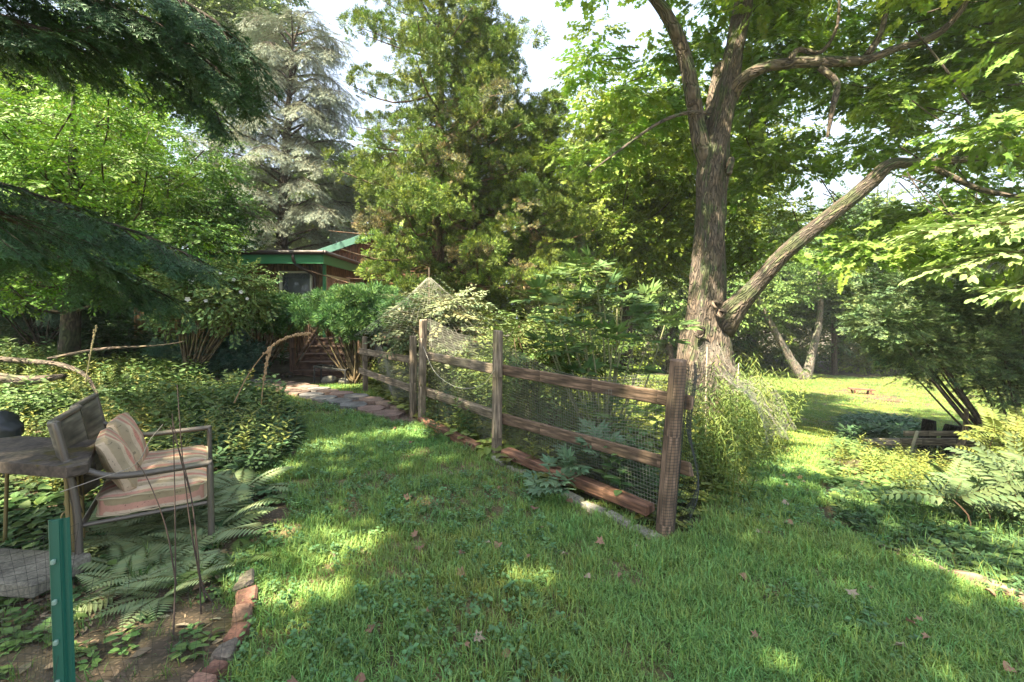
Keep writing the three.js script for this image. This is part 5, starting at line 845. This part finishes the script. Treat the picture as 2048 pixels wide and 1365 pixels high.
// ---------------------------------------------------------------- lawn grass
{
  const tufts = [sprayGrass(26, 0.075, 0.0048, 0.055, 0.9), sprayGrass(22, 0.06, 0.0055, 0.05, 1.1)], farT = sprayGrass(26, 0.06, 0.011, 0.12, 0.9), ls = [[], [], []], cl = [];
  const ok = (x, d) => region(x, d) === 'lawn' && pathDist(x, d) > 0.36;
  const add = (l, x, d, s) => { const n = fbm(x * 1.1, d * 1.1, 1e6, 3, 70), dry = sstep(fbm(x * 3.1, d * 3.1, 1e6, 3, 30) * 0.6 + fbm(x * 0.8, d * 0.8, 1e6, 4, 3) * 0.5, 0.5, 0.66); if (rnd() < dry * 0.6) return; const c = tint(0.18, 0.14); c.r *= 0.72 + 0.5 * n; l.push({ m: new THREE.Matrix4().compose(gp(x, d, -0.006), new THREE.Quaternion().setFromEuler(new THREE.Euler(rr(-0.15, 0.15), rr(0, 6.28), rr(-0.15, 0.15))), V(s, s * rr(0.6, 1.1) * (0.75 + 0.6 * n), s)), c }); };
  const scatter = (x0, x1, d0, d1, per, f) => { const n = (x1 - x0) * (d1 - d0) * per; for (let i = 0; i < n; i++) { const x = rr(x0, x1), d = rr(d0, d1); if (Math.abs(x) > d * 1.13 + 0.6 || !ok(x, d)) continue; f(x, d); } };
  scatter(-2.6, 3.8, 1.5, 3.4, 900, (x, d) => add(ls[rnd() < 0.6 ? 0 : 1], x, d, rr(0.8, 1.25)));
  scatter(-4.5, 5.6, 3.4, 6.5, 560, (x, d) => add(ls[rnd() < 0.6 ? 0 : 1], x, d, rr(0.8, 1.25)));
  scatter(-9, 10, 6.5, 12, 260, (x, d) => add(ls[2], x, d, rr(0.6, 0.95)));
  scatter(3, 26, 12, 22, 75, (x, d) => add(ls[2], x, d, rr(0.8, 1.2)));
  scatter(4, 46, 22, 40, 22, (x, d) => add(ls[2], x, d, rr(1.2, 1.9)));
  const gm = leafMat(0.24, 0.345, 0.085, 0.35, 0.6);
  ls.forEach((l, i) => inst(scene, 'lawn_grass', i < 2 ? tufts[i] : farT, gm, l, { label: ['mown green grass of the lawn in the foreground', 'broader bladed grass mixed into the near lawn', 'short grass of the lawn farther off'][i], category: 'grass' }));
  scatter(-3.4, 3.5, 1.5, 7.2, 150, (x, d) => { if (fbm(x * 1.3, d * 1.3, 1e6, 3, 55) + (x < 0.3 ? 0.12 : -0.06) > 0.5) cl.push({ m: new THREE.Matrix4().compose(gp(x, d, 0.012), new THREE.Quaternion().setFromEuler(new THREE.Euler(rr(-0.2, 0.2), rr(0, 6.28), rr(-0.2, 0.2))), V(1, 1, 1).multiplyScalar(rr(0.8, 1.6))), c: tint(0.25, 0.1) }); });
  inst(scene, 'lawn_clover', CLOVER, leafMat(0.13, 0.24, 0.085, 0.35, 0.5), cl, { label: 'round leaved clover and violets growing through the near lawn', category: 'clover' });
  // single dry leaves lying on the lawn
  const dl = [0, 1].map((k) => { const g = new Geo(); leaf(g, V(0, 0.02, -0.04), V(0, 0.15, 1), V(0.15, 1, 0), 0.1, 0.085, lin(1, 1, 1), k ? 'maple' : 'oval', k ? 0.4 : 0.55); return g.build(); }), dm = [[0.3, 0.17, 0.11], [0.36, 0.27, 0.2], [0.22, 0.12, 0.08]].map(([r, g, b]) => leafMat(r, g, b, 0.15, 0.8));
  for (let i = 0, n = 0; n < 70 && i < 600; i++) { const d = 1.9 + 4.5 * Math.pow(rnd(), 1.4), x = rr(-1.5, 4.5); if (!ok(x, d) || Math.abs(x) > d * 1.1) continue; n++; const m = solo('fallen_leaf', 'dry curled brown leaf lying on the lawn', 'leaf', dl[i % 2], dm[i % 3], 'dry leaves on the lawn'); m.position.copy(gp(x, d, 0.03)); m.rotation.set(rr(-0.4, 0.4), rr(0, 6.28), rr(-0.5, 0.5)); m.scale.setScalar(rr(0.35, 0.75)); }
}
// ---------------------------------------------------------------- benches and stumps on the right
{
  const t = thing('slatted_bench', 'weathered wooden slat bench among weeds at the right', 'bench'), d = 8.9, g = hgt(8, d), xa = P(1796, 0, d).x, xb = P(1968, 0, d).x;
  const MW = std(0.56, 0.46, 0.34, { map: T_WOOD, bumpMap: T_WOODB, bumpScale: 0.003 }), B = (x0, x1, y0, y1, d0, d1, n, m = MW) => part(t, n, bx(x0, x1, y0, y1, d0, d1, 0.006), m);
  B(xa, xb, -0.68, -0.59, d - 0.16, d - 0.12, 'back_slat'); B(xa - 0.03, xb, -0.84, -0.74, d - 0.12, d - 0.08, 'back_slat');
  B(xa - 0.35, xb - 0.1, -0.9, -0.865, d + 0.0, d + 0.13, 'seat_slat'); B(xa - 0.37, xb - 0.1, -0.902, -0.867, d + 0.15, d + 0.28, 'seat_slat'); B(xa - 0.36, xb - 0.1, -0.9, -0.866, d + 0.3, d + 0.42, 'seat_slat');
  for (const x of [xa + 0.16, xb - 0.2]) { part(t, 'back_post', bar(V(x - 0.06, g - 0.1, -d + 0.02), V(x + 0.05, -0.58, -d + 0.19), 0.045, 0.045), M_CREAM); part(t, 'leg', bar(V(x - 0.3, g - 0.1, -d - 0.36), V(x - 0.28, -0.9, -d - 0.3), 0.045, 0.045), M_WOODG); part(t, 'seat_support', bar(V(x - 0.02, -0.925, -d + 0.02), V(x - 0.3, -0.925, -d - 0.4), 0.04, 0.045), M_WOODG); }
  const t2 = thing('plank_bench', 'small plank bench standing alone on the far sunny lawn', 'bench'), D = 26.5, a = P(1698, 0, D).x, b = P(1742, 0, D).x, y = P(0, 777, D).y, gy = hgt((a + b) / 2, D);
  part(t2, 'seat', bar(V(a, y, -D), V(b, y - 0.06, -D + 0.25), 0.34, 0.07, 0.01, 0.005), M_WOODR);
  for (const k of [0.16, 0.84]) { const p = V(lerp(a, b, k), y - 0.06, -D + 0.25 * k); for (const s of [-1, 1]) part(t2, 'leg', bar(p.clone().add(V(0, -0.02, s * 0.12)), V(p.x + (k < 0.5 ? 0.1 : -0.1), gy - 0.03, p.z + s * 0.1), 0.09, 0.07), M_WOODR); }
  const mu = [[1650, 783], [1690, 778], [1760, 790], [1812, 800], [1818, 806], [1770, 804], [1690, 790]].map(([x, yy]) => hit(x, yy)), mg = new THREE.BufferGeometry(), mp = []; const cx = mu.reduce((s, p) => s + p[0], 0) / 7, cd = mu.reduce((s, p) => s + p[1], 0) / 7;
  for (let i = 0; i < 7; i++) { const p = mu[i], q = mu[(i + 1) % 7]; for (const [x, dd] of [[cx, cd], q, p]) mp.push(x, hgt(x, dd) + 0.03, -dd); }
  mg.setAttribute('position', new THREE.Float32BufferAttribute(mp, 3)); mg.setAttribute('uv', new THREE.Float32BufferAttribute(mp.filter((_, i) => i % 3 !== 1), 2)); mg.computeVertexNormals(); solo('mulch_patch', 'reddish bare mulch patch beside the far plank bench', 'mulch', mg, std(0.36, 0.22, 0.16, { map: T_SOIL, side: THREE.DoubleSide }), null, 'structure');
  const ms = std(0.06, 0.045, 0.035, { map: T_BARK, bumpMap: T_BARKB, bumpScale: 0.04, roughness: 1 });
  for (const [px, py, dd, h, r, l] of [[1852, 860, 10.2, 0.62, 0.14, 'tall dark rotten stump behind the bench back'], [1905, 865, 10, 0.4, 0.2, 'low dark stump right of the tall one'], [1975, 870, 9.8, 0.5, 0.2, 'blackened stump under the spreading yew'], [2012, 880, 9.6, 0.3, 0.16, 'lowest dark stump nearest the yew stems']]) { const x = (px - 1024) / F * dd, b = gp(x, dd, -0.1), top = P(px, py, dd).y + h * 0.35; solo('tree_stump', l, 'stump', tube([b, b.clone().setY(lerp(b.y, top, 0.5)), b.clone().setY(top).add(V(0.06, 0, 0))], [r * 1.5, r * 1.1, r * 0.8], 11, 10, 0.5), ms); }
  const pd = 8.1, dx = (px) => (px - 1024) / F * pd; solo('driftwood_post', 'pale twisted driftwood post standing in front of the bench end', 'post', mergeGeometries([tube([gp(dx(1912), pd, -0.15), P(1915, 905, pd), P(1928, 880, pd), P(1932, 850, pd), P(1934, 818, pd)], [0.1, 0.07, 0.05, 0.035, 0.03], 8, 24, 0.35), tube([gp(dx(1926), pd, -0.15), P(1930, 900, pd), P(1929, 880, pd)], [0.05, 0.04, 0.03], 6, 8, 0.3)]), std(0.5, 0.4, 0.31, { map: T_BARK, bumpMap: T_WOODB, bumpScale: 0.006, roughness: 0.9 }));
  // rotting log along the right bed
  const lp = [[1748, 1096], [1800, 1112], [1850, 1130], [1905, 1157], [1950, 1172], [2000, 1190], [2060, 1215]].map(([x, yy]) => hit(x, yy));
  solo('edge_log', 'half sunken rotting log edging the right bed', 'log', tube(lp.slice(0, 4).map(([x, dd]) => gp(x, dd, 0.012)), [0.03, 0.035, 0.03], 7, 18, 0.35), M_WOODG); solo('edge_log', 'split pale log end at the lower right', 'log', tube(lp.slice(3).map(([x, dd]) => gp(x, dd, 0.02)), [0.03, 0.045, 0.04, 0.03], 7, 18, 0.4), std(0.5, 0.38, 0.26, { map: T_BARK, bumpMap: T_WOODB, bumpScale: 0.006 }));
}
{ // arching leathery shrub at the lower right
  const SP = (() => { const g = new Geo(); const n = 9; for (let i = 0; i < n; i++) for (const s of [-1, 1]) { const t = (i + 0.5) / n; leaf(g, V(0, t * 0.4, -0.1 * t * t), V(s * 0.9, 0.45, -0.25), jz(0.25), 0.115 * (1 - 0.3 * t), 0.036, lcol(0.15, 0.06), 'lance', 0.2); } leaf(g, V(0, 0, 0), V(0, 1, -0.1), Z, 0.42, 0.008, lin(0.8, 0.5, 0.3), 'needle'); return g.build(); })();
  const mk = (label, spots, mat, r) => { const t = thing('arching_shrub', label, 'shrub'), g = [], list = []; for (const [px, py, d] of spots) { const c = P(px, py, d), b = gp(c.x + rr(-0.1, 0.1), d + rr(-0.1, 0.1), -0.03); limb(g, bend(b, c, -0.1), 0.009, 0.004, 4, 0, 5); for (let k = 0; k < r; k++) { const e = randDir(); e.y = Math.abs(e.y) * 0.5 + 0.1; list.push({ m: orient(c.clone().addScaledVector(e, 0.05), e, V(0, 1, 0.3), rr(0.75, 1.1)), c: tint(0.2, 0.1) }); } } part(t, 'stems', mergeGeometries(g), M_BARKR); inst(t, 'foliage', SP, mat, list); };
  mk('arching shrub with long leathery leaves at the lower right', Array.from({ length: 60 }, () => { const px = rr(1850, 2140); return [px, rr(975, 1085) - (px > 1960 ? 30 : 0), rr(3.7, 5.2)]; }), leafMat(0.105, 0.155, 0.06, 0.3, 0.6), 6);
  mk('yellow green leaved shrub in front of the bench at the right edge', Array.from({ length: 26 }, () => [rr(1985, 2140), rr(855, 935), rr(5.6, 7)]), L_GCY, 8);
}
// ---------------------------------------------------------------- smaller things on the left
{
  const t = thing('old_fence', 'old grey fence post with one low rail at the far left', 'fence'), b = gp(P(150, 0, 11.6).x, 11.6);
  part(t, 'post', bar(b.clone().add(V(0, -0.2, 0)), P(150, 586, 11.6), 0.14, 0.14, 0.012, 0.006, V(0, 0, 1)), M_WOODG);
  part(t, 'rail', bar(P(145, 646, 11.65), P(20, 644, 11.9), 0.05, 0.14, 0.008, 0.006), M_WOODG);
  for (const [pts, r, l] of [[[[-40, 716, 7.6], [70, 724, 7.6], [120, 730, 7.4], [170, 752, 7.2], [195, 790, 7]], 0.045, 'grey fallen limb curving over the bank at the far left'], [[[95, 718, 7.4], [190, 700, 7.6], [330, 690, 7.8], [370, 683, 7.9]], 0.022, 'thin pale fallen branch lying across the left bank'], [[[-30, 752, 7], [60, 760, 6.9], [130, 752, 6.9]], 0.075, 'thick rotting log low on the left bank']]) solo('fallen_branch', l, 'branch', tube(pts.map((p) => P(...p)), [r, r * 0.9, r * 0.45], 9, 34, 0.5), M_BARK);
  const st = (name, label, pts, r, beads, m) => { const o = thing(name, label, 'plant'), v = pts.map((p) => P(...p)), c = new THREE.CatmullRomCurve3(v); part(o, 'stem', tube(v, [r, r * 0.7, r * 0.5], 5, 24), m); if (beads) { const g = new THREE.IcosahedronGeometry(0.011, 0), gs = []; for (let k = 0; k < beads; k++) { const p = c.getPoint(lerp(0.4, 1, k / beads)); gs.push(g.clone().scale(1, 1.3, 1).translate(p.x + rr(-0.014, 0.014), p.y + rr(-0.012, 0.014), p.z + rr(-0.014, 0.014))); } part(o, 'seed_pods', mergeGeometries(gs), m).userData.kind = 'stuff'; } };
  const tan = std(0.42, 0.27, 0.14, { roughness: 0.9 });
  st('seed_stalk', 'long arching dry seed stalk bent towards the stairs', [[468, 806, 6.1], [495, 752, 6.1], [528, 708, 6.1], [560, 682, 6.1], [590, 671, 6.1], [620, 668, 6.1]], 0.009, 110, tan);
  st('seed_stalk', 'shorter upright dry seed stalk under the arching one', [[522, 810, 6], [526, 770, 6], [533, 725, 6], [541, 695, 6]], 0.007, 70, tan);
  st('seed_stalk', 'pale bare stalk left of the juniper', [[170, 765, 6.6], [182, 700, 6.6], [193, 650, 6.6]], 0.009, 30, std(0.6, 0.48, 0.25));
  const wd = std(0.05, 0.032, 0.025, { roughness: 0.8 });
  [[[402, 1240, 2.5], [395, 1100, 2.5], [375, 960, 2.55], [340, 850, 2.6]], [[345, 1300, 2.3], [350, 1150, 2.4], [347, 900, 2.5], [344, 828, 2.5]], [[352, 1170, 2.5], [330, 1050, 2.5], [290, 950, 2.5], [273, 925, 2.5]], [[410, 1200, 2.5], [385, 1080, 2.5], [365, 920, 2.5], [354, 770, 2.55]], [[436, 1225, 2.6], [400, 1160, 2.6], [385, 1010, 2.55], [360, 915, 2.5], [346, 845, 2.5]]].forEach((p, i) => st('dead_stem', ['bare dark stem leaning left before the loveseat', 'straight bare dark stem rising from the fern bed', 'short dark stem leaning towards the pillow', 'tallest bare dark stem in front of the loveseat', 'curved bare dark stem nearest the bricks'][i], p, 0.0045, 0, wd));
  solo('wire_stake', 'thin grey wire bent between the table and the bare stems', 'wire', tube([P(120, 985, 2.7), P(190, 960, 2.7), P(275, 925, 2.6), P(300, 880, 2.6), P(325, 850, 2.6)], [0.0028, 0.0028], 5, 24), std(0.25, 0.22, 0.19, { roughness: 0.5 }));
  const s = thing('plant_stand', 'low black metal plant stand at the foot of the stairs', 'stand'), g0 = hgt(-3.7, 9.7), Q = (x, y, d) => V(x, y, -d), a = [Q(-4.0, g0 + 0.36, 9.6), Q(-3.32, g0 + 0.3, 9.45), Q(-3.3, g0 + 0.3, 9.75), Q(-3.98, g0 + 0.36, 9.9)];
  for (let i = 0; i < 4; i++) { part(s, 'rail', bar(a[i], a[(i + 1) % 4], 0.03, 0.04, 0.004), M_BLACK); part(s, 'leg', bar(a[i].clone().setY(g0 - 0.03), a[i], 0.028, 0.028, 0.004, 0, V(0, 0, 1)), M_BLACK); }
  for (let i = 1; i < 6; i++) part(s, 'slat', bar(a[0].clone().lerp(a[1], i / 6), a[3].clone().lerp(a[2], i / 6), 0.03, 0.015, 0.003), M_BLACK);
  for (const [px, py, r, l] of [[658, 765, 0.13, 'round grey rock in front of the plant stand'], [690, 768, 0.11, 'smaller brownish rock under the yew stems'], [575, 756, 0.12, 'dark rock beside the lowest porch step']]) { const [x, d] = hit(px, py), q = new THREE.SphereGeometry(r, 18, 12), p = q.attributes.position, sd = rr(0, 50); for (let i = 0; i < p.count; i++) { const k = 0.8 + 0.4 * fbm(p.getX(i) * 9 + sd, p.getY(i) * 9 + p.getZ(i) * 7, 1e6, 3); p.setXYZ(i, p.getX(i) * k * 1.25, p.getY(i) * k * 0.75, p.getZ(i) * k); } q.computeVertexNormals(); const m = solo('rock', l, 'rock', q, r === 0.12 ? M_BARKD : M_CONC); m.position.copy(gp(x, d, r * 0.35)); }
  { const q = new THREE.SphereGeometry(0.12, 22, 16), p = q.attributes.position; for (let i = 0; i < p.count; i++) { const x = p.getX(i), y = p.getY(i), z = p.getZ(i), k = 0.75 + 0.5 * fbm(x * 16 + 9, y * 16 + z * 13 + 4, 1e6, 3); p.setXYZ(i, x * k * (y > 0.03 ? 0.62 : 1.05), y * k * 1.5, z * k); } q.computeVertexNormals(); const m = solo('garden_figure', 'small black lumpy garden figure at the left edge', 'figure', q, std(0.02, 0.022, 0.025, { roughness: 0.4 })); const c = P(8, 845, 4.4); m.position.set(c.x, hgt(c.x, 4.4) + 0.42, c.z); const st2 = part(m, 'plinth', tube([V(0, -0.5, 0), V(0, -0.3, 0), V(0, -0.12, 0)], [0.1, 0.08, 0.06], 9, 6, 0.2), M_CONC); }
}
console.log('plants');
scene.fog = new THREE.FogExp2(new THREE.Color(0.9, 0.94, 0.96), 0.0007);
renderer.render(scene, camera);
